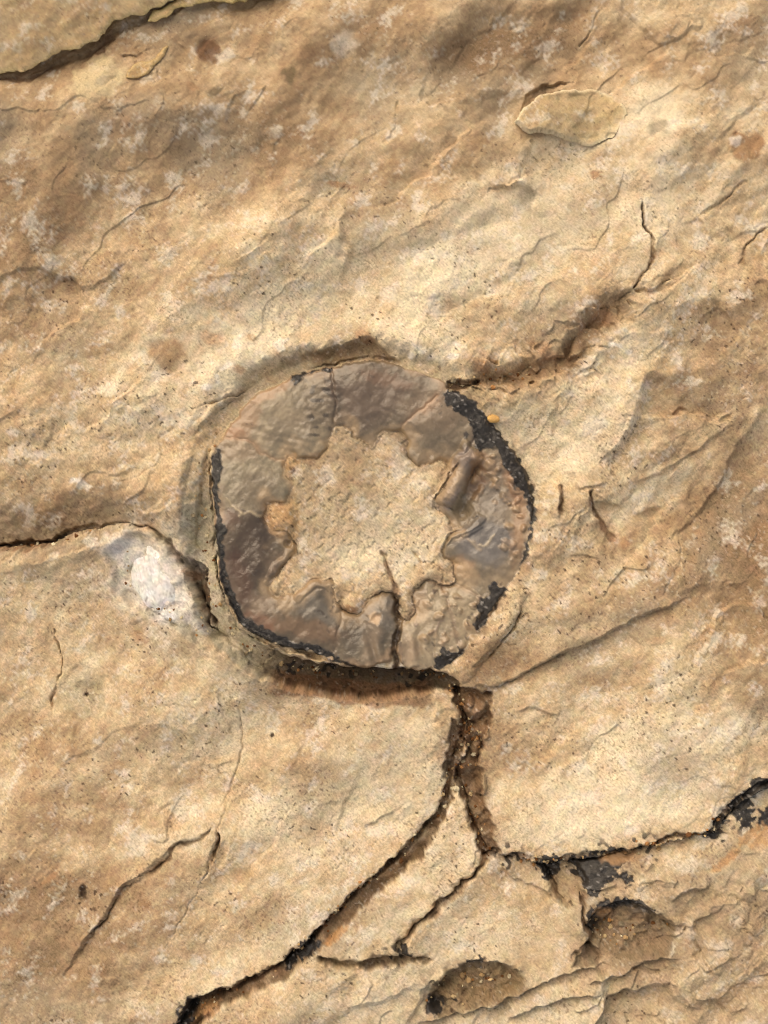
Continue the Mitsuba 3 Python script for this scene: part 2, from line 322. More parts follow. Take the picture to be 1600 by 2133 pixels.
# rim above the shell
RIM = [(425, 935), (440, 905), (466, 870), (495, 838), (525, 808), (565, 782), (610, 762), (650, 752), (700, 748), (770, 738), (830, 748), (880, 765), (930, 785)]
n = Near(RIM, 110, X, Y)
m = np.interp(n.t, [0, .1, .5, .85, 1], [0, 18, 27, 26, 10])
H[n.i] -= m * (1 - sstep(0, np.interp(n.t, [0, .4, .7, 1], [26, 40, 46, 36]), n.s)) * (1 - sstep(-4, 10, sdo[n.i])) * np.where(n.s < 0, 1, 1) * (1 - sstep(60, 110, n.d))
C[n.i] = mixc(C[n.i], lin(166, 146, 108), 0.6 * sstep(34, 8, n.s) * (sdo[n.i] < 0) * sstep(.05, .25, n.t))
ledge([(648, 742), (670, 730), (702, 720), (740, 709), (765, 704), (790, 716), (812, 738), (840, 756)], 13, 26, 2.5, taper=.1)
crack([(640, 768), (690, 757), (740, 746), (785, 742), (830, 752)], 4.5, 12)
n = Near([(660, 745), (700, 738), (740, 726), (770, 724), (800, 740)], 26, X, Y)
C[n.i] = mixc(C[n.i], lin(158, 128, 88), 0.7 * sstep(22, 10, n.d))
ridge([(404, 900), (440, 862), (470, 835), (500, 812)], 9, 5)
crack([(398, 918), (425, 885), (455, 858), (478, 838), (500, 824)], 4, 7, (.2, .2))
for k in range(7):
    a = 430 + 12 * k
    crack([(a - 26, 850 - 4 * k + 5), (a, 846 - 5 * k), (a + 30, 838 - 6 * k)], 2.2, 3.5, (.3, .3), seed=k)
# groove to the upper right of the shell
crack([(925, 802), (950, 800), (985, 796), (1000, 788)], 12, 26, fill_col=BROWN)
n = Near([(965, 792), (1040, 786), (1110, 772), (1170, 740), (1220, 695), (1270, 645), (1312, 608)], 100, X, Y)
e = sstep(0, .12, n.t) * sstep(0, .1, 1 - n.t)
H[n.i] -= e * 44 * np.where(n.s > 0, np.exp(-(n.d / 22) ** 2), np.exp(-(n.d / np.interp(n.t, [0, .5, .9, 1], [14, 42, 48, 20])) ** 2))
H[n.i] += e * np.exp(-(n.d / 46) ** 2) * (facets(X0[n.i] + wob[0][n.i], Y0[n.i] + wob[1][n.i], 26, 9, 12) + 4 * nz(X0[n.i], Y0[n.i], 12, 2))
C[n.i] = mixc(C[n.i], lin(168, 130, 86), 0.6 * e * np.exp(-(n.d / 34) ** 2) * (n.s < 14))
ledge([(1290, 660), (1255, 705), (1215, 745), (1160, 780), (1100, 802), (1040, 808)], 10, 16, 3)
crack([(1225, 690), (1252, 655), (1285, 625), (1312, 607)], 4.5, 12, (.3, .1))
crack([(1335, 415), (1338, 440), (1340, 470), (1352, 495), (1357, 515), (1352, 548), (1340, 570), (1325, 590), (1310, 607)], 3.4, 15, (.1, .05), fill_col=BROWN)
crack([(1312, 607), (1345, 614), (1378, 602), (1410, 584), (1450, 562)], 7, 12, (.1, .4))
ledge([(1450, 560), (1405, 582), (1370, 600)], 9, 16)
bump(1330, 615, 44, 20, -8, -7)
bump(1500, 1150, 150, 190, -30, -30); bump(1360, 930, 90, 40, -30, 14); bump(1440, 700, 120, 70, -20, -16); bump(1230, 850, 80, 70, 0, 16); bump(1200, 1190, 90, 120, 20, 12); bump(960, 560, 190, 70, -25, 22); bump(1420, 320, 150, 60, -25, 16); bump(1080, 120, 150, 60, -15, -20)
# step and grooves right of the shell
n = Near([(1352, 770), (1345, 800), (1333, 850), (1318, 890), (1300, 920), (1284, 940), (1250, 962)], 60, X, Y)
ledge([(1352, 770), (1345, 800), (1333, 850), (1318, 890), (1300, 920), (1284, 940), (1250, 962)], -24, 34, 12, taper=.12)
crack([(1283, 938), (1296, 946), (1312, 952)], 6, 10)
crack([(1248, 972), (1270, 952), (1292, 944)], 9, 9)
ledge([(1320, 862), (1400, 866), (1440, 856), (1490, 870), (1530, 862)], -13, 22, 5)
crack([(1400, 862), (1430, 857), (1470, 870), (1505, 876), (1535, 858)], 7, 10)
ledge([(1166, 1002), (1170, 1030), (1164, 1060), (1166, 1084)], -14, 16, 4, taper=.25)
crack([(1168, 1008), (1169, 1040), (1164, 1075)], 5, 9, fill_col=BROWN)
ledge([(1238, 1014), (1226, 1032), (1236, 1062), (1258, 1090)], -14, 18, 4, taper=.2)
crack([(1205, 1018), (1236, 1016), (1260, 1012)], 4, 8)
crack([(1238, 1016), (1228, 1034), (1238, 1062), (1256, 1084), (1266, 1110), (1286, 1134)], 5, 10, fill_col=BROWN)
ledge([(1300, 1010), (1360, 994), (1420, 962), (1500, 905), (1540, 880)], 6, 20, 4)
ledge([(1620, 830), (1570, 890), (1535, 940), (1510, 1010), (1440, 1090), (1380, 1140)], -9, 34, 6)
crack([(1422, 1100), (1422, 1150), (1405, 1200), (1370, 1245)], 2.6, 4)
crack([(1600, 470), (1580, 490), (1555, 520), (1540, 555)], 4.5, 12, fill_col=BROWN)
crack([(1456, 446), (1490, 430), (1520, 408), (1560, 375)], 4, 9)
ledge([(1585, 575), (1600, 600), (1640, 640)], 14, 16, 3)
ledge([(1455, 448), (1465, 470), (1475, 500)], 6, 18)
# rib beside the lower right rim
ridge([(1080, 1222), (1062, 1268), (1035, 1312), (1002, 1352), (966, 1392), (948, 1412)], 25, 24)
crack([(1088, 1262), (1070, 1300), (1040, 1340), (1010, 1370), (984, 1396)], 8, 16)
crack([(1048, 1340), (1060, 1343), (1076, 1346)], 2, 6)
# ledge above the lower right stone
LEDGE = [(962, 1440), (1010, 1430), (1060, 1422), (1100, 1402), (1150, 1372), (1200, 1350), (1245, 1330), (1290, 1308), (1335, 1280), (1400, 1256), (1450, 1240)]
ledge(LEDGE, 13, 22, 3.5)
crack([(1010, 1432), (1060, 1425), (1100, 1404), (1150, 1374), (1195, 1354)], 5, 5)
ledge([(1075, 1485), (1110, 1478), (1150, 1490), (1170, 1500)], 8, 12)
ledge([(1050, 1560), (1120, 1590), (1180, 1540), (1300, 1470)], -5, 34, 8)
ledge([(1440, 1380), (1462, 1350), (1476, 1310), (1494, 1278), (1530, 1258), (1578, 1262), (1596, 1290), (1640, 1300)], -15, 30, 2.5, taper=.15)
ledge([(1490, 1402), (1530, 1386), (1570, 1376), (1640, 1372)], -10, 18, 2.5)
# the forked crack below the shell: two broken slots with a wedge of stone between
def slot(outline, depth, wall, col, w, seed=0, steep=1.0, grow=0, wild=5):
    x, y = X0 + wild * nz(X0, Y0, 21 + 3 * (wild - 5), seed) + 3.2 * nz(X0, Y0, 9, seed + 1) + 1.5 * nz(X0, Y0, 4.6, seed + 3), Y0 + 5 * nz(X0, Y0, 21, seed + 2) + 3.2 * nz(X0, Y0, 9, seed + 3) + 1.5 * nz(X0, Y0, 4.6, seed + 4)
    d = signed_in(outline, x, y, 40) + grow
    i = np.nonzero(d > -8)[0]
    x, y, d = X0[i], Y0[i], d[i]
    k = sstep(-1.5, wall, d) ** steep
    H[i] -= depth * k * (0.8 + 0.35 * nz(x, y, 30, seed + 2) + 0.20 * nz(x, y, 17, seed + 1) + 0.08 * nz(x, y, 9, seed)) + 1.2 * k * nz(x, y, 5.5, seed)
    C[i] = mixc(C[i], col, w * sstep(-1, 4, d) * (.75 + .25 * sstep(-.6, .3, nz(x, y, 14, seed + 3))))  # brown floor colour, with the shade of the recess painted in


CRK = BROWN * 0.9
slot(EARLY, 38, 5, lin(104, 72, 42), .9, 3)
slot([(948, 1436), (985, 1440), (1020, 1448), (1026, 1480), (1020, 1520), (1006, 1570), (1004, 1640), (1016, 1700), (1038, 1772), (1012, 1784), (994, 1746), (980, 1710), (970, 1668), (952, 1630), (960, 1600), (972, 1560), (962, 1530), (955, 1480)], 42, 7, lin(118, 84, 50), .95, 1, grow=3.5)
slot([(940, 1500), (958, 1520), (962, 1560), (952, 1600), (946, 1650), (938, 1690), (918, 1724), (892, 1764), (852, 1806), (800, 1850), (752, 1894), (704, 1942), (668, 1974), (640, 1992), (602, 2026), (560, 2050), (470, 2092), (420, 2130), (392, 2180), (330, 2260), (300, 2250), (370, 2130), (392, 2098), (420, 2080), (480, 2058), (560, 2020), (590, 2003), (640, 1958), (690, 1914), (740, 1866), (800, 1813), (858, 1758), (884, 1720), (914, 1694), (926, 1640), (934, 1580)], 34, 6, lin(126, 94, 58), .9, 2, grow=4)
crack([(935, 1424), (952, 1440), (958, 1470), (964, 1500), (960, 1535), (946, 1580), (936, 1625), (927, 1670), (910, 1702), (884, 1724), (860, 1758), (820, 1795), (775, 1832), (730, 1874), (684, 1920),
       (644, 1960), (600, 1998), (555, 2026), (495, 2060), (435, 2090), (378, 2128), (335, 2180), (280, 2260)], 5, 20, (.02, 0), soft=.5, fill_col=CRK, seed=2)
crack([(962, 1480), (978, 1520), (984, 1560), (962, 1600), (956, 1625), (974, 1665), (984, 1710), (1000, 1745), (1014, 1780)], 5, 16, (.05, .02), soft=.5, fill_col=CRK, seed=4)
n = Near([(985, 1450), (1006, 1490), (1010, 1540), (1000, 1600), (1008, 1680), (1030, 1760)], 40, X, Y)
H[n.i] -= 6 * np.exp(-(n.d / 18) ** 2)
C[n.i] = mixc(C[n.i], lin(160, 122, 80), 0.6 * np.exp(-(n.d / 20) ** 2))
n = Near([(942, 1560), (935, 1650), (905, 1722), (850, 1800), (780, 1860), (720, 1910), (680, 1950)], 44, X, Y)
H[n.i] -= 5 * np.exp(-(n.d / 20) ** 2) * (n.s > -30)
bump(990, 1478, 22, 28, 20, 34, .6); bump(1004, 1522, 16, 24, 0, 26, .6); bump(994, 1566, 12, 22, 0, 18, .6); bump(1004, 1640, 10, 26, 0, 24, .5); bump(975, 1462, 12, 14, 0, 20, .6); bump(945, 1500, 9, 16, 0, 8)
crack([(1014, 1782), (1050, 1786), (1092, 1786), (1140, 1799), (1200, 1790), (1250, 1782), (1300, 1770), (1350, 1760), (1400, 1742), (1440, 1736), (1472, 1732), (1500, 1700), (1530, 1672),
       (1560, 1648), (1600, 1628), (1700, 1590), (1900, 1540)], 8, 24, (.02, 0), fill_col=CRK, seed=5)
n = Near([(1060, 1790), (1140, 1806), (1250, 1790), (1350, 1768), (1440, 1745), (1480, 1738), (1540, 1680), (1600, 1645), (1800, 1580)], 70, X, Y)
H[n.i] -= 24 * np.exp(-np.maximum(-n.s, 0) / 40) * (n.s < 4)
crack([(1014, 1784), (1000, 1812), (975, 1838), (948, 1862), (905, 1898), (868, 1934), (845, 1962), (825, 1982)], 9, 36, (.02, .05), fill_col=CRK, seed=6)
ledge([(825, 1982), (868, 1934), (905, 1898), (948, 1862), (990, 1822)], -10, 26, 4, taper=.1)
crack([(655, 1985), (690, 1998), (740, 2008), (800, 2000), (850, 2000), (900, 1996)], 9, 26, (.08, .1), fill_col=CRK, seed=1)
crack([(1130, 1800), (1148, 1832), (1160, 1862), (1180, 1890)], 6, 20, (.05, .1), fill_col=BROWN, seed=8)
bump(1180, 1850, 38, 38, 0, -22, 0.6)
crack([(1216, 1850), (1214, 1890), (1220, 1925), (1232, 1958), (1205, 1980), (1186, 2002)], 9, 26, (.1, .15), fill_col=BROWN, seed=9)
ledge([(1040, 1800), (1070, 1832), (1110, 1848), (1140, 1866), (1172, 1892)], 9, 14, 3)
# two oval hollows
GAIN = 2.4
lay = sstep(1190, 1260, X0) * sstep(1790, 1860, Y0) + sstep(650, 760, X0) * sstep(2010, 2060, Y0) * 0.7
q = fb(u / 2.2 + 10 * nz(X0, Y0, 40, 2), v, 90, 3, 13) * 3.2
H += np.clip(lay, 0, 1) * (1.5 * (np.floor(q) + sstep(.82, 1.0, q - np.floor(q))) + 5 * fb(X0, Y0, 30, 3, 6) + facets(u / 1.6 + .7 * wob[0], v + .7 * wob[1], 120, 14, 9, .08) + facets(u / 1.3 + .4 * wob[0], v + .4 * wob[1], 34, 3.5, 10))
slot([(1222, 1962), (1228, 1912), (1262, 1884), (1310, 1874), (1356, 1890), (1392, 1918), (1402, 1952), (1380, 1984), (1330, 1996), (1270, 1990), (1236, 1996)], 36, 30, lin(132, 106, 72), .75, 4, wild=14)
slot([(892, 2096), (904, 2050), (940, 2018), (1000, 2002), (1060, 2008), (1094, 2034), (1088, 2068), (1040, 2092), (980, 2106), (930, 2118)], 27, 26, lin(146, 118, 76), .7, 3, wild=11)
slot([(1196, 1990), (1212, 1972), (1236, 1962), (1250, 1990), (1230, 2012), (1190, 2010)], 34, 10, lin(90, 66, 42), .7, 1)
slot([(374, 2150), (384, 2100), (410, 2072), (470, 2056), (486, 2068), (440, 2100), (412, 2140)], 20, 8, lin(130, 100, 64), .6, 5)
slot([(1140, 1800), (1210, 1800), (1226, 1846), (1198, 1868), (1180, 1892), (1160, 1866)], 26, 12, lin(170, 140, 98), .6, 2)
slot([(660, 1990), (720, 1996), (800, 1990), (892, 1996), (886, 2008), (800, 2014), (720, 2016), (668, 2004)], 16, 6, lin(150, 126, 88), .6, 3)
ledge([(1225, 1958), (1232, 1910), (1268, 1884), (1310, 1876), (1350, 1890), (1385, 1918), (1420, 1930)], 12, 18, 2.5, taper=.1)
crack([(1375, 1905), (1400, 1928), (1430, 1930), (1450, 1925)], 5, 12)
bump(1325, 1962, 54, 26, 10, 16)
ledge([(912, 2075), (925, 2040), (960, 2012), (1010, 2004), (1060, 2010), (1090, 2034)], 11, 16, 2.5, taper=.1)
bump(925, 2090, 34, 24, 0, -14)
for q in ([(1000, 2120), (1060, 2085), (1120, 2050), (1190, 2020), (1270, 2005)], [(860, 2133), (930, 2118), (1010, 2100), (1080, 2072)], [(1210, 2040), (1280, 2030), (1340, 2000), (1420, 1990)],
          [(1395, 1880), (1410, 1860), (1440, 1850), (1480, 1845)], [(1050, 2133), (1120, 2095), (1190, 2070), (1260, 2060)]):
    ledge(q, 10, 20, 3)
crack([(1440, 1950), (1460, 1985), (1472, 2020)], 3, 8)
GAIN = 1.6
# lower left stone: three cracks
crack([(442, 1728), (415, 1748), (390, 1756), (362, 1766), (345, 1795), (312, 1815), (275, 1838), (246, 1864), (228, 1900), (208, 1926), (190, 1946), (165, 1985), (142, 2020), (120, 2052), (100, 2085)], 4.2, 12, (.03, .3), fill_col=BROWN, seed=3)
ledge([(120, 2052), (165, 1985), (190, 1946), (246, 1864), (312, 1815), (362, 1766), (442, 1728)], 9, 20, 4)
bump(400, 1728, 60, 26, -22, 5)
bump(325, 1805, 24, 14, -40, -14)
crack([(484, 1430), (494, 1465), (501, 1510), (502, 1550), (490, 1605), (472, 1665), (456, 1718), (446, 1760), (438, 1795), (420, 1842), (382, 1908), (350, 1968), (305, 2045)], 2.3, 6, (.1, .3))
crack([(458, 1732), (452, 1762), (444, 1790), (440, 1806)], 5, 26, (.1, .3), fill_col=BROWN)
bump(462, 1780, 12, 34, 22, -9)
ledge([(452, 1430), (458, 1480), (475, 1520), (490, 1548)], -3.5, 14, 2)
ledge([(310, 1748), (345, 1750), (352, 1700), (380, 1660)], 4, 26, 3)
crack([(95, 1300), (110, 1322), (118, 1345), (122, 1375), (121, 1402), (110, 1440), (102, 1475), (100, 1510)], 3, 9, (.15, .2), fill_col=BROWN)
ledge([(95, 1300), (118, 1345), (122, 1400), (108, 1445), (100, 1510)], 5, 22, 2.5)
# cockle-like spot on the lower left stone
bump(168, 1446, 60, 56, 0, -5, 0.6); bump(180, 1432, 26, 22, 0, -4)
stain(160, 1450, 52, 48, 0, lin(206, 190, 150), 0.6, .2, 3); stain(184, 1438, 26, 24, 0, OLIVE, 0.5, .5, 2); stain(175, 1449, 5, 4, 0, PORE * .25, 0.95)
bump(175, 1449, 6, 6, 0, -6)
bump(105, 1836, 34, 12, -35, 3); stain(103, 1832, 22, 6, -35, RUST * .85, .8); stain(170, 1860, 9, 16, 10, PORE * .4, .9); bump(170, 1860, 9, 16, 10, -8)
stain(195, 1895, 6, 5, 0, PORE * .6, .8); stain(300, 1886, 16, 8, 0, RUST * .8, .6); stain(565, 1535, 4, 5, 0, PORE * .3, .95)
ledge([(755, 1730), (785, 1712), (815, 1695), (820, 1684)], 6, 18, 3)
# recess round the white pebble
REC = [(226, 1145), (258, 1116), (305, 1110), (348, 1138), (378, 1170), (402, 1225), (430, 1285), (466, 1338), (430, 1346), (385, 1328), (345, 1306), (300, 1285), (262, 1262), (238, 1225), (230, 1180)]
sr = signed_in(REC, X + 8 * nz(X0, Y0, 36, 3), Y + 8 * nz(X0, Y0, 36, 1), 60)
H -= 20 * sstep(-6, 22, sr) + 9 * sstep(-.1, .6, nz(X0, Y0, 26, 2)) * sstep(0, 12, sr)
C = mixc(C, lin(198, 188, 158), .6 * sstep(-4, 16, sr) * sstep(-.5, .3, nz(X0, Y0, 30, 4)))
C = mixc(C, lin(120, 112, 92), .6 * sstep(0, 12, sr) * sstep(.3, .7, nz(X0, Y0, 12, 1)) * sstep(1235, 1300, Y0))
stain(322, 1210, 84, 104, -20, lin(244, 234, 214), .9, .6, 3); stain(250, 1148, 34, 22, 40, WHITE, .85, .6, 2); stain(345, 1282, 22, 12, 20, WHITE * 1.02, .9, .4, 1); stain(395, 1300, 50, 26, 35, lin(176, 172, 150), .6, .5, 3)
bump(345, 1282, 24, 14, 20, 7)
crack([(300, 1268), (335, 1290), (370, 1306)], 5, 12)
# the top of the face
GAIN = 0.5
crack([(-200, 214), (0, 172), (60, 166), (112, 132), (165, 116), (212, 100), (232, 72), (272, 52), (318, 38), (380, 8), (440, -30)], 8, 9, (0, .1), seed=2, fill_col=BROWN)
n = Near([(-300, 262), (-80, 245), (0, 240), (60, 238), (105, 240), (130, 237), (160, 212), (200, 225), (225, 232), (265, 233), (290, 224), (330, 214)], 60, X, Y)
ledge([(-300, 262), (0, 240), (60, 238), (105, 240), (130, 237), (150, 218), (166, 210), (185, 214), (205, 222), (225, 234), (265, 234), (290, 224), (330, 214)], 7, 20, 2.2, taper=.06)
bump(210, 168, 58, 46, -30, 5); stain(208, 168, 52, 42, -25, lin(226, 204, 150), .75, .2, 3)
ledge([(160, 205), (155, 170), (172, 140), (190, 125)], -4, 12, 2)
ledge([(255, 117), (285, 118), (308, 104), (318, 98)], 5, 10, 2); crack([(255, 119), (285, 120), (300, 112)], 2.6, 6)
ledge([(480, 550), (525, 531), (560, 502), (541, 492)][::-1], 6, 26, 2.2, taper=.12); ledge([(335, 545), (360, 522), (376, 512)], 5, 18)
crack([(832, 205), (826, 245), (814, 282), (795, 300)], 5, 6); ledge([(800, 480), (828, 490), (886, 470), (890, 445), (930, 420), (975, 405)], 7, 26, 3)
ledge([(700, 570), (740, 535), (800, 505), (822, 488)], 7, 30, 3)
ledge([(832, 632), (860, 618), (905, 622), (960, 636)], 5, 16); ledge([(1060, 590), (1110, 600), (1170, 570), (1200, 560)], -5, 22, 3)
n = Near([(930, 150), (965, 100), (1010, 62), (1080, 48), (1150, 40), (1210, 20)], 70, X, Y)
H[n.i] -= 15 * np.exp(-(n.d / 26) ** 2)
ledge([(930, 150), (965, 95), (1010, 58), (1090, 46), (1160, 48)], 8, 26, 5)
crack([(1085, 235), (1098, 205), (1130, 182), (1160, 172), (1215, 165)], 11, 15, (.2, .4))
ledge([(1440, 110), (1520, 90), (1600, 62)], 5, 26); crack([(1210, 90), (1235, 60), (1250, 20)], 4, 6)
stain(433, 107, 24, 27, 0, BROWN * .9, .85, .3, 5); bump(433, 107, 26, 30, 0, -4)
stain(605, 157, 16, 18, 0, OLIVE * .7, .85, .4, 2); stain(448, 197, 16, 9, -20, OLIVE * .7, .7); stain(405, 186, 14, 8, 30, RUST * .8, .5)
stain(1550, 310, 32, 36, -10, lin(168, 122, 72), .85, .2, 4); stain(1530, 296, 13, 11, 0, WHITE, .6); ledge([(1526, 345), (1515, 310), (1530, 272), (1565, 290), (1582, 320)], -4, 12, 2.5)
stain(1100, 400, 18, 40, 10, lin(172, 158, 132), .6); stain(1242, 362, 12, 9, 20, RUST * .8, .8); stain(1370, 267, 22, 16, 0, GREY, .7); stain(715, 90, 26, 22, 0, WHITE, .5, .5)
stain(345, 738, 40, 34, 20, lin(166, 124, 76), .7, .5, 3); stain(305, 225, 60, 26, -10, GREY, .4); stain(500, 282, 60, 40, 0, lin(150, 132, 104), .5, .5, 2); stain(710, 383, 28, 6, 10, RUST * .9, .7)
for x, y, r in ((490, 712, 20), (585, 720, 26), (470, 760, 18), (175, 1010, 26), (150, 1000, 16), (860, 740, 22), (940, 742, 24), (900, 730, 16), (1290, 720, 30), (1310, 770, 22), (440, 800, 22), (660, 905, 10)):
    i = np.nonzero(np.hypot(X0 - x, Y0 - y) < 2 * r)[0]
    C[i] = mixc(C[i], WHITE, .8 * sstep(.05, .6, fb(X0[i] / 1.4, Y0[i], 13, 2, int(x) % 5) + .5 - np.hypot(X0[i] - x, Y0[i] - y) / (1.3 * r)))
for x, y, r in ((500, 770, 13), (525, 705, 12), (440, 705, 22), (395, 1200, 16), (1000, 760, 26), (1255, 660, 30), (1300, 1130, 16), (760, 700, 20), (290, 1330, 18), (1130, 730, 26)):
    stain(x, y, r, r * .6, 30, RUST * .95, .6, .5, int(y) % 5)
ledge([(256, 890), (262, 922), (285, 944), (310, 955)], 4.5, 22, 2.5); crack([(248, 1000), (290, 990), (330, 968)], 2, 3)
GAIN = 1.8
# small broken flecks all over the face
R = np.random.default_rng(3)
for k in range(70):
    x, y, L, a = R.uniform(-30, 1630), R.uniform(-30, 2160), R.uniform(10, 46), math.radians(-36 + R.normal(0, 32))
    if math.hypot(x - CX, y - CY) < 370: continue
    lo = 0.5 if (x < 900 and y > 1150) else 1.0
    q = [(x, y), (x + L * math.cos(a), y + L * math.sin(a)), (x + 2 * L * math.cos(a + .5 * R.normal()), y + 2 * L * math.sin(a + .4 * R.normal()))]
    ledge(q, lo * R.choice([-1, 1]) * R.uniform(1.5, 4.8), R.uniform(6, 16), 2.0, taper=.35, gain=.4)

# ================================================================ the shell
CUTS = [-107.6, -66, -35, 36, 52, 78, 107, 182, 212]          # where its plates meet, degrees round the middle
# heights: plates slightly domed between their outer and inner edges, the fill of stone inside a little proud of them
tilt = 0.02 * (X0 - CX) * 1.0 - 0.012 * (Y0 - CY)
soft = BASE * 0.25 + 14 * 0.25 * fb(X0, Y0, 180, 2, 4)
edge = np.minimum(np.maximum(sdo, 0), np.maximum(-sdi, 0))
hp = -10 + 5 * np.sqrt(np.clip(np.maximum(sdo, 0) / 22, 0, 1)) + 13 * np.sqrt(np.clip(np.maximum(-sdi, 0) / 44, 0, 1)) + 9 * fb(X0, Y0, 85, 2, 3) + 0.9 * fb(X0, Y0, 24, 3, 6) + 0.9 * nz(X0, Y0, 13, 1) + 0.4 * nz(X0, Y0, 5.5, 2)
st = nz(rot(X0, Y0, 12)[0] / 7, rot(X0, Y0, 12)[1], 6.5, 4) * sstep(.0, .5, nz(X0, Y0, 60, 1))
rel = 2.2 * st + 2.2 * np.sin(rad / 9 + 2 * nz(X0, Y0, 40, 4)) * sstep(135, 140, ang) * sstep(180, 170, ang)
hf = -2 + 4.0 * sstep(0, 22, sdi) + 5 * fb(X0, Y0, 60, 3, 5) + 1.2 * nz(X0, Y0, 12, 3) + .7 * nz(X0, Y0, 6.5, 1) - 3 * sstep(.6, .9, nz(X0, Y0, 7, 20))
inner = np.where(sdi > 0, hf, hp + rel * 0.3) + 7 * nz(X0, Y0, 75, 4) * sstep(0, 5, sdi) * np.exp(-np.maximum(sdi, 0) / 30) - 6 * sstep(-.2, .8, nz(X0, Y0, 48, 1)) * np.exp(-(sdi / 3.6) ** 2) + 10 * sstep(960, 880, Y0) * sstep(60, 0, sdi) * (sdi > 0) * 0
inner = inner - 3 * np.exp(-(np.maximum(-sdi, 0) / 9) ** 2) * (sdi < 0)
kin = sstep(-3, 5, sdo)
H = H * (1 - kin) + (soft + inner) * kin
CF = C.copy()
# plate colours: brown-grey calcite, each plate its own
PLATE = {0: ((136, 108, 84), (152, 120, 92)), 1: ((154, 124, 94), (170, 134, 100)), 2: ((164, 136, 106), (196, 152, 104)), 3: ((196, 162, 122), (206, 168, 122)), 4: ((188, 154, 116), (202, 168, 128)),
         5: ((116, 94, 72), (150, 122, 90)), 6: ((112, 86, 60), (150, 118, 82)), 7: ((168, 146, 112), (196, 164, 124)), 8: ((168, 146, 114), (206, 168, 126))}
aa = (ang - CUTS[0]) % 360
bounds = [(c - CUTS[0]) % 360 for c in CUTS] + [360]
which = np.clip(np.searchsorted(bounds, aa, side='right') - 1, 0, 8)
for k, (c1, c2) in PLATE.items():
    i = np.nonzero(ring & (which == k))[0]
    w = np.clip(0.5 + 0.6 * fb(X0[i], Y0[i], 44, 3, 10 + k) + 0.35 * (rad[i] - 260) / 70, 0, 1)
    CF[i] = lin(*c1) * (1 - w)[:, None] + lin(*c2) * w[:, None]
    CF[i] = mixc(CF[i], (CF[i] @ np.array([.3, .55, .15]))[:, None] * np.array([1.10, 1.0, .74]), .4)
    CF[i] *= (1 + .10 * nz(rad[i] / 3.2, ang[i] * 1.1, 1.0, 4) + .05 * nz(ang[i], rad[i] / 40, 1.3, 2))[:, None]
    CF[i] *= np.array([.75, .77, .70]) * (1 + 0.2 * fb(X0[i], Y0[i], 15, 3, 2))[:, None]
C = np.where(ring[:, None], CF, C)


def shellstain(x, y, rx, ry, deg, col, w, sharp=.5, seed=0):
    i0 = np.nonzero((np.abs(X0 - x) < 1.6 * max(rx, ry)) & (np.abs(Y0 - y) < 1.6 * max(rx, ry)) & ring)[0]
    a, b = rot(X0[i0] - x, Y0[i0] - y, deg)
    r = np.sqrt((a / rx) ** 2 + (b / ry) ** 2) + 0.28 * nz(X0[i0], Y0[i0], 0.6 * min(rx, ry), seed) + .12 * nz(X0[i0], Y0[i0], 8, seed)
    C[i0] = mixc(C[i0], np.asarray(col) * .8, w * sstep(1 + sharp, 1 - sharp, r))


for x, y, rx, ry, deg, c, w in ((575, 810, 60, 14, -32, (206, 160, 112), .8), (505, 880, 50, 26, -55, (198, 152, 106), .7), (490, 900, 18, 10, 10, (206, 146, 92), .7), (660, 840, 48, 60, 0, (112, 92, 70), .55),
                                (610, 900, 46, 40, 0, (142, 124, 98), .6), (760, 830, 80, 50, -10, (124, 98, 80), .6), (800, 790, 60, 14, 15, (156, 112, 80), .5), (900, 860, 60, 44, 0, (160, 130, 98), .5),
                                (540, 1020, 56, 34, 0, (134, 114, 86), .6), (520, 1140, 50, 90, 10, (84, 60, 42), .75), (560, 1100, 34, 30, 0, (74, 54, 40), .5), (500, 1210, 22, 60, -15, (108, 62, 34), .55), (580, 1190, 26, 40, 20, (150, 120, 90), .6),
                                (660, 1265, 46, 30, 20, (132, 122, 108), .85), (640, 1310, 80, 20, 12, (168, 124, 82), .5), (545, 1260, 24, 24, 0, (172, 142, 112), .6), (545, 1295, 30, 14, 25, (160, 100, 60), .6),
                                (735, 1310, 26, 60, 12, (88, 74, 58), .6), (800, 1268, 34, 36, 0, (124, 114, 102), .85), (775, 1340, 18, 50, 8, (176, 148, 116), .6), (850, 1360, 26, 36, 0, (190, 156, 120), .6),
                                (1010, 1125, 50, 56, 30, (132, 126, 124), .95), (1032, 1040, 34, 44, 0, (148, 134, 122), .7), (1070, 1010, 16, 60, -14, (176, 116, 58), .7), (1082, 1100, 14, 70, 8, (196, 142, 86), .6),
                                (1000, 970, 36, 24, 20, (186, 130, 74), .7), (990, 1000, 20, 40, 0, (140, 92, 52), .6), (960, 1180, 30, 18, 20, (204, 152, 96), .6),
                                (700, 850, 12, 60, 5, (96, 78, 56), .6), (890, 770, 70, 10, 22, (192, 146, 108), .5), (900, 840, 12, 30, 45, (190, 140, 90), .5), (870, 1240, 16, 40, 0, (156, 124, 98), .5),
                                (500, 940, 40, 20, 0, (172, 138, 102), .5), (480, 1080, 20, 20, 0, (150, 112, 86), .6)):
    shellstain(x, y, rx, ry, deg, lin(*c), w, .55, int(x + y) % 6)
# dark speckling by the first seam
i = np.nonzero(ring & (np.abs(X0 - 672) < 48) & (np.abs(Y0 - 845) < 75))[0]
C[i] = mixc(C[i], lin(58, 48, 42), .75 * sstep(.25, .7, nz(X0[i] / 1.6, Y0[i], 8, 3)) * sstep(48, 20, np.abs(X0[i] - 675 - .1 * (Y0[i] - 845))))
H[i] += 1.1 * nz(X0[i] / 2, Y0[i], 7, 3) * sstep(48, 20, np.abs(X0[i] - 672))
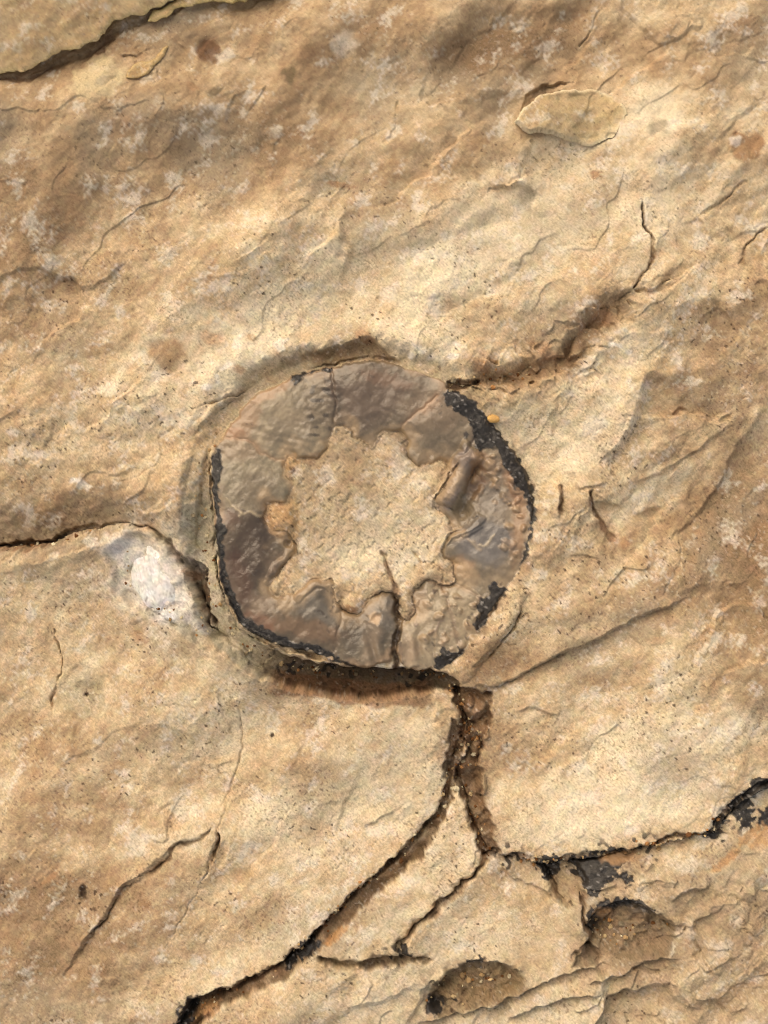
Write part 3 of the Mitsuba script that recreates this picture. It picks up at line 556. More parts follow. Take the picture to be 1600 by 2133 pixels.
# seams between the plates
SEAM = {'A': [(688, 772), (694, 810), (702, 850), (698, 884)], 'B': [(910, 826), (885, 848), (858, 872), (834, 892)], 'C': [(992, 914), (972, 938), (950, 955), (944, 972)],
        'D': [(470, 912), (500, 914), (527, 921), (548, 945), (572, 955), (588, 956)], 'F': [(713, 1272), (708, 1300), (702, 1330), (697, 1356)],
        'H': [(926, 1223), (929, 1250), (936, 1275), (946, 1310), (955, 1342)], 'J': [(944, 1221), (966, 1224), (984, 1234), (1000, 1246)]}
for k, q in SEAM.items():
    n = Near(q, 16, X, Y)
    H[n.i] -= (3.4 if k in 'AC' else 2.2) * np.exp(-(n.d / 2.8) ** 2)
    C[n.i] = mixc(C[n.i], lin(104, 78, 52) if k in 'ACF' else lin(142, 112, 88) if k in 'HJ' else lin(184, 134, 84), .45 * np.exp(-(n.d / 4.6) ** 2))
crack([(829, 1236), (826, 1262), (831, 1290), (828, 1320), (823, 1345), (824, 1372), (824, 1398)], 6, 24, (0.05, 0), fill_col=lin(84, 54, 34))
crack([(790, 1142), (800, 1156), (806, 1180), (812, 1200), (822, 1222), (828, 1238)], 4, 9, (.15, 0), fill_col=lin(168, 112, 60))
ledge([(790, 1142), (806, 1180), (812, 1200), (826, 1236)], -6, 30, 2, taper=.15)
crack([(854, 1140), (866, 1158), (878, 1170), (892, 1170), (906, 1175), (918, 1186), (926, 1200), (926, 1222)], 2.2, 7, (.1, .1))
# pale veins in the calcite
for q, c in (([(475, 1040), (490, 1054), (504, 1068), (525, 1069), (546, 1073)], (186, 164, 126)), ([(504, 1068), (497, 1076)], (186, 164, 126)), ([(1030, 1118), (1020, 1128), (1008, 1140), (998, 1136)], (206, 186, 152)),
             ([(1000, 1146), (988, 1132), (976, 1124)], (176, 156, 130)), ([(925, 1280), (916, 1300), (902, 1318), (890, 1322)], (146, 120, 98)), ([(866, 1235), (864, 1260), (870, 1300)], (150, 124, 104))):
    n = Near(q, 8, X, Y)
    C[n.i] = mixc(C[n.i], lin(*c), .85 * np.exp(-(n.d / 2.6) ** 2)); H[n.i] += 1.3 * np.exp(-(n.d / 2.6) ** 2)
# the fold at the right, its hollow, knobs
n = Near([(1000, 960), (990, 985), (978, 1020), (958, 1066), (945, 1080)], 60, X, Y); H[n.i] -= 21 * np.exp(-(n.d / 17) ** 2) * sstep(0, .2, n.t) * sstep(0, .2, 1 - n.t)
bump(1015, 1025, 34, 60, 25, -9); bump(965, 1078, 34, 24, -30, -10)
ridge([(990, 930), (972, 956), (962, 978), (948, 1004), (935, 1030), (926, 1054)], 27, 32, .2); crack([(955, 962), (944, 982), (930, 1003), (914, 1024), (905, 1048), (912, 1068), (926, 1078)], 3.5, 10, (.1, .2), fill_col=lin(120, 74, 40))
n = Near([(972, 952), (962, 975), (948, 1004), (935, 1030), (926, 1052)], 24, X, Y); C[n.i] = mixc(C[n.i], lin(136, 118, 108), .8 * sstep(26, 14, n.d + 5 * nz(X0[n.i], Y0[n.i], 18, 2)))
for y0 in (985, 1005, 1022, 1038):
    n = Near([(930 + (1040 - y0) * .55 - 22, y0 - 8), (930 + (1040 - y0) * .55 + 28, y0 + 14)], 8, X, Y); H[n.i] -= 1.8 * np.exp(-(n.d / 3) ** 2)
ridge([(1005, 1070), (985, 1092), (960, 1106), (932, 1124), (922, 1140)], 9, 8); crack([(1000, 1074), (975, 1094), (945, 1114), (924, 1130)], 5, 9)
ridge([(958, 1118), (985, 1106), (1000, 1090)], 7, 6); ridge([(690, 1214), (700, 1245), (705, 1278)], 8, 7, .3); ridge([(590, 1200), (575, 1222), (572, 1240)], 9, 4, .3)
R = np.random.default_rng(8)
for k in range(64):
    if k < 30: x, y = R.uniform(866, 1000), R.uniform(1232, 1370)
    elif k < 54: x, y = R.uniform(985, 1085), R.uniform(950, 1040 + 20)
    else: x, y = R.uniform(1050, 1092), R.uniform(1050, 1200)
    r = R.uniform(5, 13); bump(x, y, r, r * R.uniform(.6, 1), R.uniform(0, 180), R.uniform(2.5, 6))
    shellstain(x, y, r * .8, r * .6, 0, lin(206, 164, 116), .4)
for x, y, r in ((915, 1284, 13), (882, 1330, 14), (986, 1330, 12), (1062, 1096, 12), (1075, 1060, 10), (1050, 1140, 10), (1020, 968, 14), (1000, 985, 10), (1030, 1000, 9)):
    bump(x, y, r, r * .75, 20, 8); shellstain(x, y, r, r * .7, 20, lin(214, 178, 132), .65)
# lobes curl up at the inner edge
for q in ([(556, 1218), (564, 1198), (580, 1178), (598, 1158), (604, 1140)], [(612, 1250), (634, 1234), (654, 1220), (676, 1215), (688, 1224), (696, 1252), (702, 1276)],
          ):
    ridge(q, 9, 6, .3)
# ribs of the bottom plates
i = np.nonzero(ring & (Y0 > 1290) & (X0 > 700) & (X0 < 905))[0]
rb = np.sin((X0[i] - 0.10 * (Y0[i] - 1340)) / 5.2 + 1.5 * nz(X0[i], Y0[i], 40, 2))
w = sstep(1290, 1350, Y0[i]) * sstep(745, 770, X0[i]); H[i] += 3.2 * rb * w; C[i] *= (1 + .10 * rb * w)[:, None]
bump(785, 1290, 13, 13, 0, -6); stain(782, 1288, 12, 13, 0, lin(206, 164, 112), .8, .3)
bump(800, 1290, 40, 50, 0, 8)
# nodules of yellow stone on the inner edge
for x, y, rx, ry, deg, h in ((606, 962, 16, 18, 0, 9), (586, 1082, 32, 40, -20, 13), (738, 1256, 26, 20, 10, 8), (713, 908, 18, 16, 0, -7), (846, 1262, 13, 36, 8, 5)):
    bump(x, y, rx, ry, deg, h)
stain(606, 962, 15, 17, 0, lin(206, 158, 88), .7, .25, 2); stain(586, 1080, 32, 38, -20, lin(196, 148, 84), .8, .25, 1); stain(612, 1090, 10, 60, 0, lin(176, 136, 66), .6); stain(726, 1268, 18, 9, 10, lin(168, 106, 44), .7)
stain(610, 980, 5, 6, 0, PORE, .8); stain(600, 1131, 6, 6, 0, PORE * .3, .95); bump(600, 1131, 8, 8, 0, -8); stain(585, 1244, 6, 4, 0, lin(90, 64, 60), .8); stain(970, 908, 5, 8, 10, lin(60, 54, 54), .8)
stain(906, 1232, 6, 5, 0, lin(86, 62, 48), .8); stain(837, 918, 8, 6, 0, PORE, .5); stain(900, 953, 4, 4, 0, WHITE, .7); stain(650, 955, 26, 10, -20, lin(132, 90, 50), .6)
n = Near(INN, 12, X, Y, True)                                   # brown line where fill and plates meet
C[n.i] = mixc(C[n.i], lin(150, 102, 58), .45 * np.exp(-(n.d / 5) ** 2) * sstep(-.1, .7, nz(X0[n.i], Y0[n.i], 50, 2)))

i = np.nonzero(sdi > 0)[0]
C[i] = mixc(C[i], lin(168, 142, 108), .75 * sstep(1000, 900, Y0[i] + 24 * nz(X0[i], Y0[i], 50, 2)))
C[i] = mixc(C[i], lin(240, 212, 166), .35 * sstep(-.6, .3, nz(X0[i], Y0[i], 34, 2)) * np.exp(-((X0[i] - 790) / 120) ** 2 - ((Y0[i] - 1110) / 80) ** 2))
# sand of the fill smeared over the plates' inner edges, and grey calcite showing through the fill
i = np.nonzero(ring & (sdi > -46))[0]
w = sstep(-34, -2, sdi[i] + 30 * fb(X0[i], Y0[i], 40, 3, 8) - 6)
C[i] = mixc(C[i], C[i] * .3 + .7 * lin(204, 168, 118), .8 * w)
i = np.nonzero((sdi >= 0) & (sdi < 40))[0]
C[i] = mixc(C[i], lin(164, 136, 102), .55 * sstep(.1, .6, fb(X0[i], Y0[i], 34, 3, 9) + .4 - sdi[i] / 40))
i = np.nonzero(ring & (sdo < 30))[0]
C[i] = mixc(C[i], lin(196, 156, 112), .5 * sstep(.0, .6, fb(X0[i], Y0[i], 60, 3, 3) + .3 - sdo[i] / 36))
i = np.nonzero(ring)[0]
C[i] = mixc(C[i], lin(70, 54, 42), .6 * sstep(.55, .9, fb(X0[i], Y0[i], 9, 2, 4)) * sstep(-.1, .5, nz(X0[i], Y0[i], 55, 3)))

SMEAR = [(226, 1128), (250, 1122), (290, 1122), (334, 1142), (372, 1190), (392, 1240), (420, 1290), (440, 1318), (400, 1318), (350, 1302), (300, 1276), (268, 1240), (256, 1190), (232, 1160)]
sm = signed_in(SMEAR, X + 7 * nz(X0, Y0, 30, 2), Y + 7 * nz(X0, Y0, 30, 4), 40)
w = sstep(-6, 14, sm) * sstep(-.45, .25, fb(X0 / 1.3, Y0, 24, 3, 5) + .25)
C = mixc(C, lin(236, 232, 226), .62 * w)
C = mixc(C, lin(226, 232, 246), .8 * np.exp(-((X0 - 346) / 24) ** 2 - ((Y0 - 1284) / 13) ** 2))
C = mixc(C, lin(232, 226, 226), .8 * np.exp(-((X0 - 246) / 26) ** 2 - ((Y0 - 1150) / 16) ** 2))
C = mixc(C, lin(120, 112, 96), .6 * sstep(-2, 8, sm) * sstep(.3, .7, nz(X0, Y0, 10, 1)) * sstep(1255, 1300, Y0))

# --- carbon-black skin left on the rim, and black crust in the cracks lower right
FILM = [[(936, 811), (926, 827), (934, 850), (950, 860), (970, 876), (985, 896), (988, 920), (1000, 938), (1030, 934), (1042, 955), (1048, 974), (1062, 986), (1072, 1012), (1090, 1032), (1101, 1066), (1101, 1100), (1093, 1140), (1086, 1168),
         (1092, 1170), (1104, 1132), (1112, 1090), (1116, 1050), (1110, 1020), (1103, 992), (1092, 970), (1073, 942), (1055, 920), (1034, 894), (1014, 872), (997, 849), (975, 829)],
        [(1027, 1211), (1015, 1225), (1017, 1238), (1001, 1245), (994, 1262), (1000, 1277), (985, 1302), (1002, 1314), (1013, 1302), (1023, 1278), (1040, 1252), (1055, 1231), (1047, 1221), (1037, 1221)],
        [(922, 1346), (917, 1360), (906, 1373), (910, 1393), (940, 1383), (963, 1360), (957, 1346), (950, 1358), (937, 1363), (930, 1354)],
        [(450, 935), (443, 955), (441, 990), (446, 1035), (449, 1080), (450, 1120), (455, 1165), (461, 1207), (474, 1245), (488, 1275), (501, 1300), (522, 1315), (550, 1330), (587, 1345), (620, 1355), (648, 1358),
         (690, 1372), (740, 1394), (742, 1388), (700, 1366), (660, 1344), (622, 1338), (590, 1326), (556, 1310), (530, 1296), (512, 1282), (496, 1252), (484, 1225), (474, 1195), (468, 1160), (466, 1125), (476, 1108), (474, 1096), (462, 1090), (460, 1040), (459, 1000), (462, 965), (458, 938)],
        [(612, 781), (616, 797), (632, 785), (660, 776), (686, 776), (690, 767), (660, 769)]]
CRUST = [[(1128, 1795), (1132, 1815), (1140, 1832), (1156, 1830), (1168, 1808), (1172, 1792), (1150, 1788)],
         [(1192, 1790), (1196, 1815), (1214, 1826), (1216, 1850), (1240, 1862), (1262, 1838), (1290, 1826), (1312, 1840), (1302, 1822), (1278, 1816), (1296, 1800), (1312, 1776), (1270, 1772), (1236, 1780), (1206, 1790)],
         [(1520, 1672), (1526, 1690), (1544, 1690), (1566, 1672), (1572, 1652), (1590, 1640), (1600, 1628), (1572, 1628), (1548, 1650)],
         [(1540, 1700), (1546, 1716), (1562, 1714), (1570, 1696), (1556, 1686)], [(1592, 1690), (1590, 1714), (1610, 1720), (1616, 1690)],
         [(1224, 1924), (1230, 1900), (1262, 1880), (1300, 1874), (1340, 1884), (1356, 1900), (1330, 1898), (1300, 1888), (1268, 1894), (1252, 1912), (1240, 1940)],
         [(372, 2124), (384, 2098), (402, 2078), (412, 2088), (402, 2108), (392, 2140), (370, 2160)], [(596, 1998), (620, 1978), (648, 1958), (662, 1966), (640, 1986), (606, 2012)], [(836, 1970), (840, 1986), (850, 1988), (846, 1972)],
         [(892, 2082), (896, 2102), (916, 2106), (924, 2092), (906, 2080)], [(980, 2006), (984, 2016), (1000, 2014), (998, 2002)], [(1470, 1738), (1490, 1714), (1508, 1698), (1512, 1706), (1494, 1724), (1480, 1740)]]
film_id = np.full(N, -1)
dark = lin(60, 56, 56)
for k, q in enumerate(FILM + CRUST):
    s = signed_in(q, X0 + 2.5 * nz(X0, Y0, 12, 3) + 2.0 * nz(X0, Y0, 5.5, 1), Y0 + 2.5 * nz(X0, Y0, 12, 2) + 2.0 * nz(X0, Y0, 5.5, 5), 20)
    raw = s
    if k >= len(FILM):
        s = s + 7 - 6 * np.maximum(0, nz(X0, Y0, 11, 4)) - 9 * np.maximum(0, nz(X0, Y0, 6, 2) - .1)
    i = np.nonzero(s > 0)[0]
    film_id[i] = k
    j = np.nonzero(s > -9)[0]
    C[j] = mixc(C[j], dark * 0.42 * (1 + .7 * np.clip(nz(X0[j], Y0[j], 5, 1), -.9, 1.2))[:, None], .97 * sstep(-2.5, 2.0, s[j] + (3 if k == 3 else 6) * nz(X0[j], Y0[j], 7, 3) * sstep(6, 1, np.abs(s[j]))))
    h = np.nonzero((raw > -18) & (s <= 0))[0]
    C[h] = mixc(C[h], lin(112, 92, 72), .5 * sstep(-17, -2, raw[h]) * sstep(-.2, .6, nz(X0[h], Y0[h], 16, 2)))
    C[i] = mixc(C[i], lin(190, 186, 184), .5 * sstep(.7, 1.0, nz(X0[i] / 1.5, Y0[i], 4.5, 2)))
    s2 = s[j] + 4 * nz(X0[j], Y0[j], 6, 2)
    H[j] += 1.4 * sstep(-1, 6, s2) + 0.7 * nz(X0[j], Y0[j], 5.5, 4) * sstep(-1, 5, s2)
# scattered black specks round the crust
for x, y, r in ((1340, 1770, 60), (1560, 1700, 60), (1250, 1790, 60), (1060, 1790, 50), (1500, 1740, 40), (640, 1970, 40), (400, 2090, 40), (820, 1990, 40), (700, 1400, 60), (600, 1380, 60), (860, 1412, 60), (1280, 1920, 60), (950, 2060, 70)):
    i = np.nonzero((np.hypot(X0 - x, Y0 - y) < r) & (sdo < -8))[0]
    C[i] = mixc(C[i], dark * .6, .9 * sstep(.32, .6, nz(X0[i], Y0[i], 8, 5)) * sstep(r, .4 * r, np.hypot(X0[i] - x, Y0[i] - y)))
for x, y, rx, ry, deg in ((1290, 1786, 34, 12, -8), (1560, 1740, 34, 10, -38), (1510, 1790, 40, 8, -40), (1260, 1905, 20, 12, 10), (700, 1950, 30, 7, -40), (430, 2105, 26, 12, -30), (1590, 1745, 30, 14, -40)):
    stain(x, y, rx, ry, deg, lin(206, 150, 78), .75, .4, int(x) % 5)
stain(1310, 1950, 84, 52, 12, lin(158, 130, 94), .55, .3, 2); stain(1000, 2052, 90, 46, -6, lin(140, 112, 70), .7, .25, 1)

amount = 0.55 + 0.45 * sstep(150, 650, Y0)
C = np.where(ring[:, None] | (film_id >= 0)[:, None], grain(C, X0, Y0, .16), grain(C, X0, Y0, amount))
C = mixc(C, (C @ np.array([.3, .58, .12]))[:, None] * np.array([1.03, 1.0, .91]), .27)
C = C * np.array([1.02, .985, .955])
C = np.clip(C * K, 0.004, 0.9)

# ---------------------------------------------------------------- materials
def skin(rough, spec, scale, freq, coat=0.0):
    def fn(p, n, uv):
        return mikit.fbm(p.x * freq, p.y * freq, p.z * freq, 3)
    return {'type': 'bumpmap', 'arbitrary': {'type': 'proc', **{k: v for k, v in mikit.proc(fn, 6e-5).items() if k != 'type'}}, 'scale': scale,
            'bsdf': {'type': 'principled', 'base_color': {'type': 'mesh_attribute', 'name': 'vertex_color'}, 'roughness': rough, 'specular': spec, 'clearcoat': coat, 'clearcoat_gloss': 0.85}}


scene['mat_stone'] = skin(0.85, 0.25, 0.00016, 3600.0)
scene['mat_shell'] = skin(0.36, 0.5, 0.00009, 3600.0, 0.35)
scene['mat_carbon'] = skin(0.5, 0.4, 0.00022, 4200.0)

# ---------------------------------------------------------------- cutting the face into its stones
LL = [(-900, 1220), (-200, 1166), (0, 1144), (60, 1141), (110, 1129), (160, 1110), (210, 1102), (260, 1095), (320, 1108), (365, 1160), (400, 1225), (430, 1285), (462, 1332), (500, 1352), (524, 1378), (548, 1402), (640, 1412), (740, 1424),
      (860, 1424), (920, 1424), (955, 1442), (962, 1470), (968, 1500), (966, 1535), (952, 1580), (940, 1625), (932, 1670), (918, 1704), (890, 1724), (866, 1758), (825, 1795), (780, 1832), (735, 1876), (690, 1922), (650, 1962), (605, 1998), (560, 2028), (500, 2062),
      (440, 2092), (385, 2128), (340, 2180), (280, 2260), (0, 2900), (-900, 2900)]
RIGHTC = [(1014, 1782), (1050, 1786), (1092, 1786), (1140, 1799), (1200, 1790), (1250, 1782), (1300, 1770), (1350, 1760), (1400, 1742), (1440, 1736), (1472, 1732), (1500, 1700), (1530, 1672), (1560, 1648), (1600, 1628), (1700, 1590), (2400, 1450)]
FORK = [(966, 1500), (982, 1520), (992, 1560), (968, 1600), (958, 1625), (974, 1665), (984, 1710), (1000, 1745), (1014, 1780)]
LR = [(955, 1442)] + LEDGE + [(1600, 1180), (2400, 900)] + RIGHTC[::-1] + FORK[::-1] + [(968, 1500), (962, 1470)]
WEDGE = FORK + [(1000, 1812), (975, 1838), (948, 1862), (905, 1898), (868, 1934), (845, 1962), (825, 1982), (780, 1996), (740, 2004), (690, 1998), (655, 1985), (650, 1962), (690, 1922), (735, 1876), (780, 1832), (825, 1795), (866, 1758), (890, 1724), (918, 1704),
                (932, 1670), (940, 1625), (952, 1580)]
TRI = [(1014, 1784), (1050, 1786), (1092, 1786), (1135, 1800), (1148, 1832), (1160, 1862), (1180, 1890), (1214, 1870), (1220, 1925), (1232, 1958), (1205, 1980), (1186, 2002), (1100, 2012), (1010, 2000), (900, 1996), (850, 2000), (825, 1984), (845, 1962),
       (868, 1934), (905, 1898), (948, 1862), (975, 1838), (1000, 1812)]
BOT = [(655, 1985), (690, 1998), (740, 2006), (800, 2000), (850, 2000), (900, 1996), (1010, 2000), (1100, 2012), (1186, 2002), (1240, 2060), (1300, 2140), (1400, 2900), (-100, 2900), (280, 2260), (340, 2180), (385, 2128), (440, 2092), (500, 2062), (560, 2028), (605, 1998), (650, 1962)]
BR = [(1135, 1800)] + RIGHTC[4:] + [(2400, 2900), (1400, 2900), (1300, 2140), (1240, 2060), (1186, 2002), (1205, 1980), (1232, 1958), (1220, 1925), (1214, 1870), (1180, 1890), (1160, 1862), (1148, 1832)]
region = np.full(N, -1)                                        # -1 = the main face
for k, q in enumerate((LL, LR, WEDGE, TRI, BOT, BR)):
    poly = Polygon(q).buffer(0); shapely.prepare(poly)
    region[shapely.contains_xy(poly, X, Y) & (sdo <= 0)] = k
region[(sdo <= 0) & (BASE - H > 34) & (region >= -1) & (Y0 > 1250)] = 40          # floor of the deep crevices
region[ring] = 10 + which[ring]
region[(sdo > 0) & (sdi >= 0)] = 30
region[film_id >= 0] = 50 + film_id[film_id >= 0]

vx, vy, vz = (X0 - 800) * U, (1066.5 - Y0) * U, H * U
V = np.stack([vx, vy, vz], 1)
r0 = region.reshape(NY, NX)
quad = np.arange(N).reshape(NY, NX)
a, b, c, d = quad[:-1, :-1].ravel(), quad[1:, :-1].ravel(), quad[1:, 1:].ravel(), quad[:-1, 1:].ravel()
F = np.stack([np.stack([a, b, c], 1), np.stack([a, c, d], 1)], 1).reshape(-1, 3)
fr = np.repeat(r0[:-1, :-1].ravel(), 2)
# one smooth normal field for the whole face, so that cuts between neighbours do not show
dzx = np.gradient(H.reshape(NY, NX), ax, axis=1).ravel()
dzy = np.gradient(H.reshape(NY, NX), ay, axis=0).ravel()
NRM = np.stack([-dzx, dzy, np.ones(N)], 1)
NRM /= np.linalg.norm(NRM, axis=1, keepdims=True)
import meshkit


def piece(key, r, mat, skirt=30):
    f = F[np.isin(fr, r)]
    if len(f) == 0:
        return False
    # side walls go down into the rock from the border of the piece
    e = np.concatenate([f[:, [0, 1]], f[:, [1, 2]], f[:, [2, 0]]])
    code = np.sort(e, 1) @ np.array([N, 1])
    _, inv, cnt = np.unique(code, return_inverse=True, return_counts=True)
    rim = e[cnt[inv] == 1]
    ids = np.unique(f)
    new = np.full(N, -1); new[ids] = np.arange(len(ids))
    v, n, col, f2 = V[ids], NRM[ids], C[ids], new[f]
    rid = np.unique(rim)
    low = np.full(N, -1); low[rid] = len(ids) + np.arange(len(rid))
    v = np.vstack([v, V[rid] - [0, 0, skirt * U]]); n = np.vstack([n, NRM[rid]]); col = np.vstack([col, C[rid]])
    A, B = rim[:, 0], rim[:, 1]
    wall = np.vstack([np.stack([new[A], low[A], low[B]], 1), np.stack([new[A], low[B], new[B]], 1)])
    path = meshkit.write_ply((v, np.vstack([f2, wall])), False, None, col, normals=n)
    scene[key] = {'type': 'ply', 'filename': path, 'face_normals': False, 'bsdf': {'type': 'ref', 'id': mat}}
    return True


def tag(key, label=None, category=None, group=None, kind=None):
    labels[key] = {k: v for k, v in (('label', label), ('category', category), ('group', group), ('kind', kind)) if v}


piece('rock_face', [-1], 'mat_stone')
tag('rock_face', 'tan flaking limestone face in which the round fossil sits', 'rock', kind='structure')
piece('crevice_ground', [40], 'mat_stone')
tag('crevice_ground', 'dark brown floor of the gully and cracks below the fossil, shade painted in', 'ground', kind='structure')
for key, r, lab in (('rock_block', 0, 'broad brownish stone below left of the fossil, crossed by thin cracks'),
                    ('rock_block_001', 1, 'smooth pale cream stone right of the forked crack below the fossil'),
                    ('rock_block_002', 2, 'narrow pale wedge of stone between the two arms of the forked crack'),
                    ('rock_block_003', 3, 'small three-cornered stone under the junction of cracks, with a black-rimmed upper edge'),
                    ('rock_block_004', 4, 'pale grey stone along the bottom edge with a brown oval hollow'),
                    ('rock_block_005', 5, 'rough stone in the lower right corner with black crust and a dark oval pit')):
    piece(key, [r], 'mat_stone')
    tag(key, lab, 'rock', group='stones split off by the cracks')
# the fossil: plates, fill, black skin
tag('fossil', 'round fossil shell with scalloped grey-brown plates around a tan stone centre', 'fossil')
names = []
PL = ['top plate of purplish brown calcite', 'upper right plate with an orange seam', 'right plate with a grey rolled fold and knobbly orange crust', 'narrow lower right plate beside the black patch', 'knobbly lower right plate with pale veins',
      'ribbed dark plate at the bottom', 'large dark brown lower left plate', 'grey left plate above the pale vein', 'upper left plate with an orange-tan outer edge']
for k in range(9):
    key = 'fossil__plate' + (f'_{k:03d}' if k else '')
    if piece(key, [10 + k], 'mat_shell', 20):
        tag(key, PL[k])
piece('fossil__stone_fill', [30], 'mat_stone', 20)
tag('fossil__stone_fill', 'rough tan stone filling the middle of the fossil')
FL = ['thick black skin along the upper right rim', 'ragged black patch near the lower right rim', 'small forked black patch at the bottom rim', 'thin black line down the left and bottom rim', 'small black smudge at the top left rim']
for k in range(len(FILM)):
    key = 'fossil__black_skin' + (f'_{k:03d}' if k else '')
    if piece(key, [50 + k], 'mat_carbon', 14):
        tag(key, FL[k])
CL = ['black crust in the crack at the top of the three-cornered stone', 'large ragged black crust patch under the long right-hand crack', 'black crust patch where the long crack meets the right edge', 'small round black crust spot below the crack at the right edge',
      'black crust spot cut off by the right edge', 'curved black crust along the upper rim of the dark oval pit', 'black crust in the crack at the bottom left of the frame', 'black crust lining the long diagonal crack', 'tiny black crust speck at the lower tip of the wedge stone',
      'black crust at the left end of the brown oval hollow', 'tiny black crust speck on the upper rim of the brown oval hollow', 'thin black crust streak in the bend of the long right crack']
for k in range(len(CRUST)):
    key = 'black_crust' + (f'_{k:03d}' if k else '')
    if piece(key, [50 + len(FILM) + k], 'mat_carbon', 10):
        tag(key, CL[k], 'crust', group='black crust in the cracks')

# ---------------------------------------------------------------- loose pieces lying on the face
GRID = H.reshape(NY, NX)


def ground(x, y):
    fx, fy = np.interp(x, ax, np.arange(NX)), np.interp(y, ay, np.arange(NY))
    return map_coordinates(GRID, [fy, fx], order=1, mode='nearest')


def sheet(key, outline, top, mat='mat_stone', pitch=3.0, tone=0.0, undercut=8.0, tint=None, rag=(3.5, 2.0), sink=12, seed=0, lipcol=None):
    """A sheet of stone with a broken edge: top(x, y, inside) gives its upper face; the edge is undercut and goes down into what carries it."""
    c = smooth_curve(outline, True, 2.5)
    c = c + np.stack([rag[0] * nz(c[:, 0], c[:, 1], 19, 1 + seed) + rag[1] * nz(c[:, 0], c[:, 1], 7, 2), rag[0] * nz(c[:, 0], c[:, 1], 19, 3) + rag[1] * nz(c[:, 0], c[:, 1], 7, 4 + seed)], 1)
    poly = Polygon(c).buffer(0)
    if poly.geom_type != 'Polygon':
        poly = max(poly.geoms, key=lambda g: g.area)
    x0, y0, x1, y1 = poly.bounds
    xs, ys = np.arange(x0 - 2 * pitch, x1 + 2 * pitch, pitch), np.arange(y0 - 2 * pitch, y1 + 2 * pitch, pitch)
    gx, gy = np.meshgrid(xs, ys)
    x, y = gx.ravel(), gy.ravel()
    inside = shapely.contains_xy(poly, x, y)
    q = np.arange(len(x)).reshape(gx.shape)
    a, b, cc, d = q[:-1, :-1].ravel(), q[1:, :-1].ravel(), q[1:, 1:].ravel(), q[:-1, 1:].ravel()
    f = np.vstack([np.stack([a, b, cc], 1), np.stack([a, cc, d], 1)])
    f = f[inside[f].any(1)]
    edge = np.asarray(poly.exterior.coords)
    edge = np.vstack([smooth_curve([p, r], step=1.0) for p, r in zip(edge[:-1], edge[1:]) if np.linalg.norm(p - r) > .01])
    tree = cKDTree(edge)
    dist, k = tree.query(np.stack([x, y], 1))
    out = ~inside
    x[out], y[out] = edge[k[out], 0], edge[k[out], 1]
    dist = np.where(out, 0, dist)
    z = top(x, y, dist)
    ids = np.unique(f); new = np.full(len(x), -1); new[ids] = np.arange(len(ids)); f = new[f]
    x, y, z, dist = x[ids], y[ids], z[ids], dist[ids]
    p = np.stack([(x - 800) * U, (1066.5 - y) * U, z * U], 1)
    ar = np.linalg.norm(np.cross(p[f[:, 1]] - p[f[:, 0]], p[f[:, 2]] - p[f[:, 0]]), axis=1)
    f = f[ar > 1e-14]
    e = np.concatenate([f[:, [0, 1]], f[:, [1, 2]], f[:, [2, 0]]])
    code = np.sort(e, 1) @ np.array([len(x), 1])
    _, inv, cnt = np.unique(code, return_inverse=True, return_counts=True)
    rim = e[cnt[inv] == 1]
    rid = np.unique(rim)
    cen = np.array(poly.representative_point().coords[0])
    far = shapely.boundary(poly.buffer(-max(undercut, .5)))
    pts = shapely.points(x[rid], y[rid])
    inn = shapely.get_coordinates(shapely.get_point(shapely.shortest_line(pts, far), -1))
    lo = np.full(len(x), -1); lo[rid] = len(x) + np.arange(len(rid))
    low = np.stack([(inn[:, 0] - 800) * U, (1066.5 - inn[:, 1]) * U, (ground(inn[:, 0], inn[:, 1]) - sink) * U], 1)
    col = stone_colour(x, y, tone, seed)
    if tint is not None:
        col = mixc(col, tint[0], tint[1] + 0 * x)
    if lipcol is not None:
        col = mixc(col, lipcol, 0.8 * np.exp(-(dist / 6) ** 2))
    col = np.clip(grain(col, x, y, .6, seed) * K, .004, .9)
    A, B = rim[:, 0], rim[:, 1]
    wall = np.vstack([np.stack([A, lo[A], lo[B]], 1), np.stack([A, lo[B], B], 1)])
    m = trimesh.Trimesh(np.vstack([p, low]), np.vstack([f, wall]), process=False)
    scene[key] = mikit.ply(m, mat, smooth=True, color=np.vstack([col, col[rid]]))


SLAB = [(-560, 330), (-300, 240), (-120, 190), (0, 168), (30, 160), (60, 160), (85, 142), (110, 124), (140, 112), (165, 110), (195, 96), (212, 92), (228, 66), (248, 52), (272, 44), (298, 42), (316, 30), (336, 24), (380, 0), (440, -40), (520, -90), (600, -160), (640, -400), (-560, -420)]
sheet('rock_slab', SLAB, lambda x, y, d: ground(x, y) * .2 + 44 + 14 * sstep(0, 60, d) - 7 * np.exp(-d / 4) + 5 * fb(x, y, 70, 3, 3) + 2 * nz(x, y, 14, 2) + .9 * nz(x, y, 7, 1), tone=-.02, undercut=26, tint=(lin(176, 164, 140), .3), seed=1, lipcol=lin(222, 200, 148), pitch=3.2)
tag('rock_slab', 'greyish slab of stone overhanging the top left corner with a thin broken edge', 'rock')
sheet('rock_slab_001', [(308, 46), (322, 50), (345, 40), (372, 24), (400, 18), (430, 8), (448, 4), (470, 10), (500, 6), (530, -4), (600, -40), (560, -80), (440, -40), (370, 2), (330, 26)], lambda x, y, d: ground(x, y) * .3 + 24 - 5 * np.exp(-d / 4) + 2.5 * nz(x, y, 22, 3) + nz(x, y, 8, 2), tone=-.02, undercut=8, seed=2,
      lipcol=lin(226, 204, 140), pitch=2.4)
tag('rock_slab_001', 'thin strip of broken stone along the top edge right of the grey slab', 'rock')
